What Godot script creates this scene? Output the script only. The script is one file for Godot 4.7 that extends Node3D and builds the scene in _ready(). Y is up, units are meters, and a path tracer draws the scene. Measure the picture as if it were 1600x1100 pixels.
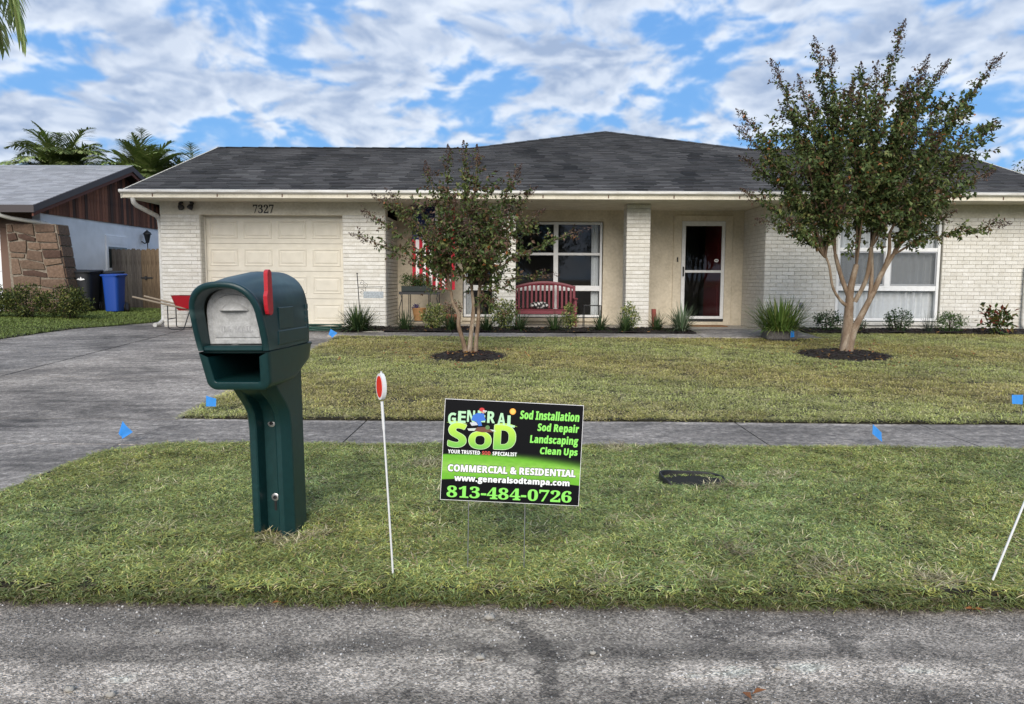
extends Node3D
# A single-storey house with a new lawn, seen from the street: y up, metres, the street runs along x, the house lies towards -z.

# ---------------------------------------------------------------- mesh collecting
class MB:
	var v := PackedVector3Array()
	var n := PackedVector3Array()
	var c := PackedColorArray()
	var i := PackedInt32Array()
	var uv := PackedVector2Array()
	var col := Color(1, 1, 1)
	func add(p: Vector3, nn: Vector3, cc: Color) -> int:
		v.append(p); n.append(nn); c.append(cc)
		return v.size() - 1
	func tri(a: Vector3, b: Vector3, d: Vector3):
		var nn := (b - a).cross(d - a).normalized()
		var k := v.size()
		for p in [a, b, d]:
			v.append(p); n.append(nn); c.append(col)
		i.append(k); i.append(k + 2); i.append(k + 1)
	func quad(a: Vector3, b: Vector3, d: Vector3, e: Vector3):   # counter-clockwise from outside
		var nn := (d - a).cross(e - b).normalized()
		var k := v.size()
		v.append(a); v.append(b); v.append(d); v.append(e)
		for q in 4:
			n.append(nn); c.append(col)
		i.append(k); i.append(k + 2); i.append(k + 1)
		i.append(k); i.append(k + 3); i.append(k + 2)
	func box(p: Vector3, s: Vector3, bs := Basis(), bev := 0.0):
		var h := s * 0.5
		var b: float = min(bev, min(h.x, min(h.y, h.z)) * 0.9)
		for ax in 3:
			for sg in [-1.0, 1.0]:
				var a1 := (ax + 1) % 3
				var a2 := (ax + 2) % 3
				var q := []
				for w in [[-1, -1], [1, -1], [1, 1], [-1, 1]]:
					var x := Vector3()
					x[ax] = sg * h[ax]; x[a1] = w[0] * (h[a1] - b); x[a2] = w[1] * (h[a2] - b)
					q.append(p + bs * x)
				if sg > 0: quad(q[0], q[1], q[2], q[3])
				else: quad(q[3], q[2], q[1], q[0])
		if b <= 0.0: return
		for ax in 3:
			var a1 := (ax + 1) % 3
			var a2 := (ax + 2) % 3
			for s1 in [-1.0, 1.0]:
				for s2 in [-1.0, 1.0]:
					var q := []
					for w in [[-1, 0], [1, 0], [1, 1], [-1, 1]]:
						var x := Vector3()
						x[ax] = w[0] * (h[ax] - b)
						x[a1] = s1 * (h[a1] - (b if w[1] == 1 else 0.0)); x[a2] = s2 * (h[a2] - (0.0 if w[1] == 1 else b))
						q.append(p + bs * x)
					_oq(q, p)
		for sx in [-1.0, 1.0]:
			for sy in [-1.0, 1.0]:
				for sz in [-1.0, 1.0]:
					var a := p + bs * Vector3(sx * h.x, sy * (h.y - b), sz * (h.z - b))
					var d := p + bs * Vector3(sx * (h.x - b), sy * h.y, sz * (h.z - b))
					var e := p + bs * Vector3(sx * (h.x - b), sy * (h.y - b), sz * h.z)
					if (d - a).cross(e - a).dot(a - p) > 0: tri(a, d, e)
					else: tri(a, e, d)
	func _oq(q: Array, p: Vector3):
		var m: Vector3 = (q[0] + q[1] + q[2] + q[3]) * 0.25
		if (q[2] - q[0]).cross(q[3] - q[1]).dot(m - p) > 0: quad(q[0], q[1], q[2], q[3])
		else: quad(q[3], q[2], q[1], q[0])
	func grid(P: Array, closed := false, flip := false, colors = null):
		# P: rows of PackedVector3Array; smooth normals; du x dv points outward unless flip
		var r := P.size()
		var m: int = P[0].size()
		var k := v.size()
		for a in r:
			for b in m:
				var du: Vector3
				if closed: du = P[a][(b + 1) % m] - P[a][(b + m - 1) % m]
				else: du = P[a][min(b + 1, m - 1)] - P[a][max(b - 1, 0)]
				var dv: Vector3 = P[min(a + 1, r - 1)][b] - P[max(a - 1, 0)][b]
				var nn := du.cross(dv)
				if nn.length() < 1e-12: nn = Vector3.UP
				nn = nn.normalized()
				if flip: nn = -nn
				v.append(P[a][b]); n.append(nn); c.append(col if colors == null else colors[a][b])
		for a in r - 1:
			for b in (m if closed else m - 1):
				var b2 := (b + 1) % m
				var q0 := k + a * m + b
				var q1 := k + a * m + b2
				var q2 := k + (a + 1) * m + b2
				var q3 := k + (a + 1) * m + b
				if flip:
					for w in [q0, q1, q2, q0, q2, q3]: i.append(w)
				else:
					for w in [q0, q2, q1, q0, q3, q2]: i.append(w)
	func tube(pts: Array, rad, sides := 8, caps := true):
		var rows := []
		var last := Vector3(0.3, 0.9, 0.2)
		var cnt := pts.size()
		for k in cnt:
			var t: Vector3 = (pts[min(k + 1, cnt - 1)] - pts[max(k - 1, 0)]).normalized()
			if k == 0:
				last = Vector3.RIGHT if abs(t.x) < 0.8 else Vector3.BACK
			var u := (last - t * last.dot(t)).normalized()
			last = u
			var w := t.cross(u)
			var r: float = rad[k] if rad is Array else rad
			var row := PackedVector3Array()
			for s in sides:
				var a := TAU * s / sides
				row.append(pts[k] + (u * cos(a) + w * sin(a)) * r)
			rows.append(row)
		grid(rows, true)
		if caps:
			for e in [0, cnt - 1]:
				var row: PackedVector3Array = rows[e]
				for s in sides:
					if e == 0: tri(pts[e], row[(s + 1) % sides], row[s])
					else: tri(pts[e], row[s], row[(s + 1) % sides])
	func lathe(o: Vector3, prof: Array, seg := 20, bs := Basis()):   # prof: Vector2(radius, y), upwards outside
		var rows := []
		for q in prof:
			var row := PackedVector3Array()
			for s in seg:
				var a := -TAU * s / seg
				row.append(o + bs * Vector3(cos(a) * q.x, q.y, sin(a) * q.x))
			rows.append(row)
		grid(rows, true)
	func prism(poly: Array, a: Vector3, b: Vector3, u: Vector3, w: Vector3):   # poly of Vector2 swept from a to b, flat sides, capped
		var m := poly.size()
		var f := func(q: Vector2, o: Vector3) -> Vector3: return o + u * q.x + w * q.y
		var area := 0.0
		for k in m:
			var p: Vector2 = poly[k]
			var q: Vector2 = poly[(k + 1) % m]
			area += p.x * q.y - q.x * p.y
		var dirn := u.cross(w).dot(b - a) * area > 0
		for k in m:
			var p: Vector2 = poly[k]
			var q: Vector2 = poly[(k + 1) % m]
			if dirn: quad(f.call(p, a), f.call(q, a), f.call(q, b), f.call(p, b))
			else: quad(f.call(q, a), f.call(p, a), f.call(p, b), f.call(q, b))
		var pp := PackedVector2Array(poly)
		var t := Geometry2D.triangulate_polygon(pp)
		for k in range(0, t.size(), 3):
			var x0: Vector2 = pp[t[k]]
			var x1: Vector2 = pp[t[k + 1]]
			var x2: Vector2 = pp[t[k + 2]]
			for o in [a, b]:
				var q0: Vector3 = f.call(x0, o)
				var q1: Vector3 = f.call(x1, o)
				var q2: Vector3 = f.call(x2, o)
				var out: Vector3 = (b - a) if o == b else (a - b)
				if (q1 - q0).cross(q2 - q0).dot(out) > 0: tri(q0, q1, q2)
				else: tri(q0, q2, q1)
	func leaf(p: Vector3, d: Vector3, nn: Vector3, l: float, w: float):   # a folded leaf of two faces
		var s := d.cross(nn).normalized()
		var up := s.cross(d).normalized()
		var m := p + d * l * 0.45
		var a := m + s * w * 0.5 + up * w * 0.22
		var b := m - s * w * 0.5 + up * w * 0.22
		var t := p + d * l - up * l * 0.08
		tri(p, a, t); tri(p, t, b)
	func blade(p: Vector3, d: Vector3, l: float, w: float, droop: float, segs := 2):
		# an arching grass blade
		var s := d.cross(Vector3.UP)
		if s.length() < 0.05: s = Vector3.RIGHT
		s = s.normalized()
		var q := p
		var dd := d.normalized()
		var pl := p - s * w * 0.5
		var pr := p + s * w * 0.5
		for k in segs:
			dd = (dd + Vector3(0, -droop, 0)).normalized()
			q += dd * l / segs
			if k == segs - 1:
				tri(pl, pr, q)
			else:
				var ww := w * (0.5 - 0.22 * (k + 1) / segs)
				var nl := q - s * ww
				var nr := q + s * ww
				quad(pl, pr, nr, nl)
				pl = nl; pr = nr
	func mesh() -> ArrayMesh:
		var a := []
		a.resize(Mesh.ARRAY_MAX)
		a[Mesh.ARRAY_VERTEX] = v; a[Mesh.ARRAY_NORMAL] = n; a[Mesh.ARRAY_COLOR] = c; a[Mesh.ARRAY_INDEX] = i
		if uv.size() == v.size(): a[Mesh.ARRAY_TEX_UV] = uv
		var m := ArrayMesh.new()
		m.add_surface_from_arrays(Mesh.PRIMITIVE_TRIANGLES, a)
		return m

var M := {}
var used := {}
var rng := RandomNumberGenerator.new()
var sod_noise := FastNoiseLite.new()

# ---------------------------------------------------------------- naming and parenting
func numbered(called: String) -> String:
	used[called] = used.get(called, -1) + 1
	return called if used[called] == 0 else "%s_%03d" % [called, used[called]]

func tag(o: Node, label: String, category: String, group := "", kind := ""):
	if label: o.set_meta("label", label)
	if category: o.set_meta("category", category)
	if group: o.set_meta("group", group)
	if kind: o.set_meta("kind", kind)
	return o

func thing(called: String, label: String, category: String, at: Vector3, group := "", turn := 0.0) -> Node3D:
	var o := Node3D.new()
	o.name = numbered(called)
	add_child(o)
	o.position = at; o.rotation.y = turn
	tag(o, label, category, group)
	return o

func setting(called: String) -> Node3D:
	var o := Node3D.new()
	o.name = numbered(called)
	add_child(o)
	o.set_meta("kind", "structure")
	return o

func put(called: String, mesh: Mesh, m: Material, parent: Node3D, at: Vector3, bs := Basis()) -> MeshInstance3D:
	var o := MeshInstance3D.new()
	o.name = called
	o.mesh = mesh
	o.material_override = m
	parent.add_child(o, true)
	o.transform = Transform3D(bs, at)
	return o

func part(mb: MB, called: String, m: Material, parent: Node3D, local := false) -> MeshInstance3D:   # mesh in world metres unless local
	return put(called, mb.mesh(), m, parent, Vector3.ZERO if local else -parent.global_position)

func top(mb: MB, called: String, m: Material) -> MeshInstance3D:
	return part(mb, numbered(called), m, self)

func copy(o: Node3D, at: Vector3, turn: float, label := "", sc := 1.0) -> Node3D:
	var k: Node3D = o.duplicate()
	k.name = numbered(String(o.name))
	add_child(k)
	k.position = at; k.rotation.y = turn; k.scale = Vector3.ONE * sc
	if label: k.set_meta("label", label)
	return k

# ---------------------------------------------------------------- materials
func lin(r: float, g: float, b: float) -> Color:
	return Color(r, g, b).linear_to_srgb()

func noise(sd: int, freq: float, oct := 4, type := FastNoiseLite.TYPE_SIMPLEX_SMOOTH) -> FastNoiseLite:
	var f := FastNoiseLite.new()
	f.seed = sd; f.frequency = freq; f.fractal_octaves = oct; f.noise_type = type
	f.fractal_type = FastNoiseLite.FRACTAL_FBM if oct > 1 else FastNoiseLite.FRACTAL_NONE
	return f

func cells(sd: int, freq: float, ret := FastNoiseLite.RETURN_CELL_VALUE) -> FastNoiseLite:
	var f := noise(sd, freq, 1, FastNoiseLite.TYPE_CELLULAR)
	f.cellular_return_type = ret
	f.cellular_jitter = 1.0
	return f

func tone(f: FastNoiseLite, size: int, lo: Color, hi: Color, gam := 1.0) -> ImageTexture:
	var g := f.get_seamless_image(size, size)
	g.convert(Image.FORMAT_RGB8)
	var lut := []
	for k in 256: lut.append(lo.lerp(hi, pow(k / 255.0, gam)))
	for y in size:
		for x in size:
			g.set_pixel(x, y, lut[int(g.get_pixel(x, y).r * 255.0)])
	g.generate_mipmaps()
	return ImageTexture.create_from_image(g)

func mixtone(f1: FastNoiseLite, f2: FastNoiseLite, share: float, size: int, lo: Color, hi: Color, gam := 1.0, gain := 1.0) -> ImageTexture:
	var g := f1.get_seamless_image(size, size)
	var h := f2.get_seamless_image(size, size)
	g.convert(Image.FORMAT_RGB8)
	for y in size:
		for x in size:
			var t := lerpf(g.get_pixel(x, y).r, h.get_pixel(x, y).r, share)
			t = clampf((t - 0.5) * gain + 0.5, 0.0, 1.0)
			g.set_pixel(x, y, lo.lerp(hi, pow(t, gam)))
	g.generate_mipmaps()
	return ImageTexture.create_from_image(g)

func grey(f: FastNoiseLite, size: int) -> ImageTexture:
	return ImageTexture.create_from_image(f.get_seamless_image(size, size))

func mat(c: Color, rough := 0.8, o := {}) -> StandardMaterial3D:
	var m := StandardMaterial3D.new()
	m.albedo_color = c.linear_to_srgb()
	m.roughness = rough
	m.metallic_specular = o.get("spec", 0.5)
	m.metallic = o.get("metal", 0.0)
	m.vertex_color_use_as_albedo = o.get("vc", false)
	if o.has("tex"):
		m.albedo_texture = o.tex
	if o.has("relief"):
		m.heightmap_enabled = true
		m.heightmap_texture = o.relief
		m.heightmap_scale = o.get("cm", 0.3)
	if o.has("tex") or o.has("relief"):
		if not o.get("uv", false):
			m.uv1_triplanar = true
			m.uv1_world_triplanar = o.get("world", true)
		var s = o.get("per_m", 1.0)
		m.uv1_scale = s if s is Vector3 else Vector3.ONE * s
	if o.has("back"):
		m.backlight_enabled = true
		m.backlight = o.back
	m.cull_mode = BaseMaterial3D.CULL_DISABLED
	return m

func glass() -> StandardMaterial3D:
	var m := StandardMaterial3D.new()
	m.albedo_color = Color(0.03, 0.035, 0.035, 0.14)
	m.transparency = BaseMaterial3D.TRANSPARENCY_ALPHA
	m.roughness = 0.02
	m.metallic_specular = 0.5
	return m

# the lie of the land: flat by the street, then a gentle rise to the house
func land(z: float) -> float:
	return 0.045 * clampf(-z - 7.0, 0.0, 7.3)

func materials():
	var fine := noise(11, 0.02, 5)
	var coarse := noise(12, 0.008, 4)
	var grain := noise(13, 0.2, 2)
	var t_soft := tone(fine, 256, Color(0.94, 0.94, 0.935), Color(1, 1, 1))
	var t_dirty := mixtone(coarse, noise(14, 0.05, 5), 0.5, 512, Color(0.80, 0.79, 0.76), Color(1, 1, 1), 0.7)
	var g_grain := grey(grain, 256)
	var g_fine := grey(fine, 256)
	M.brick = mat(Color(0.76, 0.745, 0.69), 0.75, {tex = t_dirty, per_m = 0.8, relief = g_grain, cm = 0.12})
	M.brick_2 = mat(Color(0.735, 0.715, 0.655), 0.75, {tex = t_dirty, per_m = 1.1, relief = g_grain, cm = 0.12})
	M.brick_3 = mat(Color(0.79, 0.775, 0.725), 0.72, {tex = t_dirty, per_m = 0.9, relief = g_grain, cm = 0.12})
	M.mortar = mat(Color(0.64, 0.615, 0.55), 0.9, {tex = t_dirty, per_m = 2.0})
	M.stucco = mat(Color(0.73, 0.655, 0.52), 0.85, {tex = t_dirty, per_m = 0.5, relief = g_grain, cm = 0.25})
	M.frieze = mat(Color(0.72, 0.68, 0.57), 0.8, {tex = t_dirty, per_m = 0.6})
	M.garage = mat(Color(0.66, 0.62, 0.52), 0.55, {tex = t_soft, per_m = 0.7})
	M.white = mat(Color(0.78, 0.79, 0.79), 0.5, {tex = t_soft, per_m = 1.5})
	M.gutter = mat(Color(0.72, 0.72, 0.70), 0.45, {tex = mixtone(noise(15, 0.012, 5), noise(16, 0.1, 3), 0.3, 512, Color(0.66, 0.63, 0.56), Color(1, 1, 1), 0.5), per_m = Vector3(0.35, 2.0, 2.0)})
	M.black = mat(Color(0.012, 0.012, 0.013), 0.5)
	M.iron = mat(Color(0.015, 0.016, 0.017), 0.55)
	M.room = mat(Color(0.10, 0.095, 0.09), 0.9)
	M.curtain = mat(Color(0.74, 0.78, 0.80), 0.9, {tex = t_soft, per_m = 2.0, back = Color(0.3, 0.3, 0.3)})
	M.screen = mat(Color(0.13, 0.15, 0.17), 0.7)
	M.glass = glass()
	M.red_door = mat(Color(0.14, 0.012, 0.014), 0.4)
	M.bench = mat(Color(0.17, 0.022, 0.035), 0.5, {tex = t_soft, per_m = 3.0})
	M.concrete_old = mat(Color(1, 1, 1), 0.9, {vc = true, tex = mixtone(cells(21, 0.12), noise(22, 0.02, 7), 0.62, 1024, Color(0.56, 0.55, 0.54), Color(1.0, 0.99, 0.97), 1.0, 1.25), per_m = 0.7, relief = grey(noise(23, 0.16, 3), 512), cm = 0.5})
	M.road = mat(Color(1, 1, 1), 0.92, {vc = true, tex = mixtone(cells(24, 0.13), noise(25, 0.03, 8), 0.30, 1024, Color(0.50, 0.49, 0.47), Color(1.0, 0.985, 0.955), 1.0, 1.2), per_m = 0.9, relief = mixtone(cells(24, 0.15, FastNoiseLite.RETURN_DISTANCE), noise(26, 0.2, 2), 0.35, 1024, Color(1, 1, 1), Color(0, 0, 0)), cm = 0.9})
	M.shingle = mat(Color(1, 1, 1), 0.95, {vc = true, tex = tone(noise(27, 0.25, 3), 256, Color(0.6, 0.6, 0.6), Color(1, 1, 1)), per_m = 2.0})
	M.plants = mat(Color(1, 1, 1), 0.6, {vc = true, back = Color(0.35, 0.35, 0.3), spec = 0.35})
	M.leaves = mat(Color(1, 1, 1), 0.55, {vc = true, back = Color(0.4, 0.4, 0.3), spec = 0.35})
	M.grass = mat(Color(1, 1, 1), 0.65, {vc = true, back = Color(0.4, 0.4, 0.3), spec = 0.3})
	M.thatch = mat(Color(0.045, 0.042, 0.02), 1.0, {tex = mixtone(noise(28, 0.06, 4), noise(29, 0.3, 2), 0.5, 512, Color(0.35, 0.33, 0.30), Color(1, 1, 1)), per_m = 2.0})
	M.soil = mat(Color(0.035, 0.028, 0.021), 1.0, {tex = t_dirty, per_m = 1.0})
	M.mulch = mat(Color(1, 1, 1), 0.95, {vc = true})
	M.bark = mat(Color(1, 1, 1), 0.85, {vc = true, tex = mixtone(noise(31, 0.03, 4), noise(32, 0.09, 4), 0.5, 256, Color(0.58, 0.52, 0.46), Color(1, 1, 1)), per_m = Vector3(6, 1.6, 6), relief = g_fine, cm = 0.4})
	M.wood_raw = mat(Color(1, 1, 1), 0.9, {vc = true, tex = mixtone(noise(33, 0.05, 4), noise(34, 0.012, 3), 0.5, 256, Color(0.5, 0.47, 0.44), Color(1, 1, 1)), per_m = Vector3(8, 0.6, 8)})
	M.stone = mat(Color(1, 1, 1), 0.9, {vc = true, tex = mixtone(noise(35, 0.03, 5), noise(36, 0.12, 3), 0.4, 256, Color(0.62, 0.6, 0.58), Color(1, 1, 1)), per_m = 1.6, relief = g_fine, cm = 0.8})
	M.neighbour_white = mat(Color(0.86, 0.87, 0.89), 0.85, {tex = t_soft, per_m = 0.4})
	M.teal = mat(Color(0.0065, 0.043, 0.044), 0.38, {tex = mixtone(noise(37, 0.02, 5), noise(38, 0.15, 3), 0.35, 512, Color(0.72, 0.78, 0.78), Color(1, 1, 1)), per_m = 1.5, world = false})
	M.teal_chalk = mat(Color(1, 1, 1), 0.42, {vc = true, tex = mixtone(noise(39, 0.02, 5), noise(40, 0.2, 3), 0.4, 512, Color(0.7, 0.75, 0.75), Color(1, 1, 1)), per_m = 2.0, world = false})
	M.mail_door = mat(Color(0.62, 0.63, 0.635), 0.5, {tex = mixtone(noise(41, 0.02, 5), noise(42, 0.06, 4), 0.4, 512, Color(0.70, 0.70, 0.69), Color(1, 1, 1)), per_m = 2.5, world = false})
	M.red = mat(Color(0.42, 0.012, 0.022), 0.4)
	M.steel = mat(Color(0.45, 0.45, 0.45), 0.4, {metal = 0.8})
	M.wire = mat(Color(0.30, 0.30, 0.30), 0.45, {metal = 0.7})
	M.rust = mat(Color(0.10, 0.045, 0.025), 0.8)
	M.stake = mat(Color(0.75, 0.75, 0.74), 0.45, {tex = t_soft, per_m = 4.0})
	M.blue_flag = mat(Color(0.004, 0.25, 0.75), 0.5, {back = Color(0.6, 0.6, 0.6)})
	M.terracotta = mat(Color(0.33, 0.13, 0.075), 0.85, {tex = t_dirty, per_m = 4.0})
	M.bamboo = mat(Color(0.38, 0.20, 0.075), 0.6, {tex = t_dirty, per_m = Vector3(6, 1, 6)})
	M.tray = mat(Color(0.012, 0.02, 0.016), 0.7)
	M.hose = mat(Color(0.008, 0.055, 0.035), 0.45)
	M.bin_black = mat(Color(0.012, 0.014, 0.018), 0.55)
	M.bin_blue = mat(Color(0.008, 0.055, 0.30), 0.5)
	M.pebble = mat(Color(0.42, 0.40, 0.36), 0.9, {tex = t_dirty, per_m = 8.0})
	M.plain = mat(Color(1, 1, 1), 0.6, {vc = true})
	M.cloth = mat(Color(1, 1, 1), 0.85, {vc = true, back = Color(0.2, 0.2, 0.2)})

# ---------------------------------------------------------------- sky
const SKY_GAIN := 0.46
func cloud_color(d: Vector3, fa: FastNoiseLite, fb: FastNoiseLite, fc: FastNoiseLite) -> Color:
	var y: float = max(d.y, 0.0)
	var k := 2.0 / (y + 0.25)
	var p := Vector2(d.x, d.z) * k + Vector2(31.0, 17.0)
	var wx := fc.get_noise_2d(p.x * 70.0, p.y * 70.0)
	var wy := fc.get_noise_2d(p.x * 70.0 + 500.0, p.y * 70.0)
	var q := (p + Vector2(wx, wy) * 0.16) * 100.0
	var big := fa.get_noise_2d(q.x, q.y)
	var small := fb.get_noise_2d(q.x, q.y)
	var body := big * 0.9 + small * 0.62 + 0.13
	var dens := smoothstep(-0.24, 0.26, body)
	# sunlit rims face the sun, thick bases turn grey-blue
	var ahead := fb.get_noise_2d(q.x - 4.0, q.y + 9.0) * 0.62 + fa.get_noise_2d(q.x - 4.0, q.y + 9.0) * 0.9
	var relief := clampf((body - 0.13 - ahead) * 1.5 + 0.5, 0.0, 1.0)
	var thick := smoothstep(0.10, 0.60, body + wx * 0.25)
	var sky := Color(0.105, 0.30, 0.71).lerp(Color(0.24, 0.53, 0.88), pow(1.0 - y, 4.0))
	sky = sky.lerp(Color(0.62, 0.77, 0.94), 0.05 + 0.18 * smoothstep(-0.5, 0.3, small + big * 0.5))
	var shade := Color(0.34, 0.43, 0.60)
	var lit := Color(0.76, 0.82, 0.91)
	var cl := shade.lerp(lit, clampf(0.20 + relief * 0.85 - thick * 0.40, 0.0, 1.0))
	var c := sky.lerp(cl, dens * 0.94)
	return Color(c.r * SKY_GAIN, c.g * SKY_GAIN, c.b * SKY_GAIN)

func build_sky() -> Sky:
	var W := 4096
	var H := 2048
	var fa := noise(71, 0.0085, 4)
	var fb := noise(75, 0.034, 6)
	fb.fractal_gain = 0.57
	var fc := noise(73, 0.012, 3)
	var im := Image.create(W, H, false, Image.FORMAT_RGBF)
	im.fill(Color(0.09, 0.085, 0.07))
	var dirn := func(x: float, y: float) -> Vector3:
		var az := (x / W - 0.5) * TAU
		var el := (0.5 - y / H) * PI
		return Vector3(sin(az) * cos(el), sin(el), -cos(az) * cos(el))
	# coarse everywhere above the horizon, fine where the picture is looked at closely
	var st := 6
	var sm := Image.create(W / 8, H / 8, false, Image.FORMAT_RGBF)
	for y in H / 8:
		for x in W / 8:
			var d: Vector3 = dirn.call(x * 8 + 4.0, y * 8 + 4.0)
			sm.set_pixel(x, y, cloud_color(d, fa, fb, fc) if d.y > -0.02 else Color(0.09, 0.085, 0.07))
	sm.resize(W, H, Image.INTERPOLATE_BILINEAR)
	im = sm
	for y in range(H / 2 - 330, H / 2 + 12):
		for xx in range(-540, 540):
			var x := posmod(xx, W)
			im.set_pixel(x, y, cloud_color(dirn.call(x + 0.5, y + 0.5), fa, fb, fc))
	var m := PanoramaSkyMaterial.new()
	m.panorama = ImageTexture.create_from_image(im)
	var s := Sky.new()
	s.sky_material = m
	return s

func _ready():
	# camera
	var cam := Camera3D.new()
	cam.name = "camera"
	add_child(cam)
	cam.position = Vector3(0, 1.30, 0)
	cam.rotation_degrees = Vector3(-5.38, 0.53, 0.29)
	cam.fov = 49.25
	cam.near = 0.05
	cam.far = 600
	cam.current = true
	# sky, exposure
	var env := Environment.new()
	env.background_mode = Environment.BG_SKY
	env.sky = build_sky()
	env.background_energy_multiplier = 1.0
	env.tonemap_mode = Environment.TONE_MAPPER_LINEAR
	env.tonemap_exposure = 2.5
	env.sdfgi_enabled = true
	env.ssao_enabled = true
	env.ssil_enabled = true
	var we := WorldEnvironment.new()
	we.name = "world_environment"
	we.environment = env
	add_child(we)
	# the sun behind thin cloud, over the street behind the camera: a wide, weak source
	var sun := DirectionalLight3D.new()
	sun.name = "sun"
	add_child(sun)
	sun.light_energy = 0.5
	sun.light_color = Color(1.0, 0.965, 0.92)
	sun.light_angular_distance = 40.0
	sun.shadow_enabled = true
	sun.look_at_from_position(Vector3(-1.0, 9.0, 17), Vector3.ZERO)
	rng.seed = 7327
	sod_noise = noise(91, 0.35, 3)
	materials()
	build_ground()
	build_house()
	build_neighbour()
	build_trees()
	build_beds()
	build_porch_things()
	build_street_things()
	build_opposite_side()
	build_mailbox()
	build_sign()
	build_grass()

# ---------------------------------------------------------------- ground, street, paving
func sheet(mb: MB, x0: float, x1: float, nx: int, z0: float, z1: float, nz: int, h: Callable, cf: Callable, skirt := 0.0):
	var rows := []
	var cols := []
	for a in nz + 1:
		var z := lerpf(z0, z1, float(a) / nz)
		var r := PackedVector3Array()
		var c := PackedColorArray()
		for b in nx + 1:
			var x := lerpf(x0, x1, float(b) / nx)
			r.append(Vector3(x, h.call(x, z), z))
			c.append(cf.call(x, z))
		rows.append(r); cols.append(c)
	mb.grid(rows, false, false, cols)       # z0 > z1: du x dv = up
	if skirt > 0.0:
		for e in [[z0, z0, x0, x1], [z1, z1, x1, x0], [z0, z1, x1, x1], [z1, z0, x0, x0]]:
			var k := 12
			for q in k:
				var xa := lerpf(e[2], e[3], float(q) / k)
				var xb := lerpf(e[2], e[3], float(q + 1) / k)
				var za := lerpf(e[0], e[1], float(q) / k)
				var zb := lerpf(e[0], e[1], float(q + 1) / k)
				mb.col = cf.call(xa, za)
				mb.quad(Vector3(xa, h.call(xa, za) - skirt, za), Vector3(xb, h.call(xb, zb) - skirt, zb), Vector3(xb, h.call(xb, zb), zb), Vector3(xa, h.call(xa, za), za))
	mb.col = Color(1, 1, 1)

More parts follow.
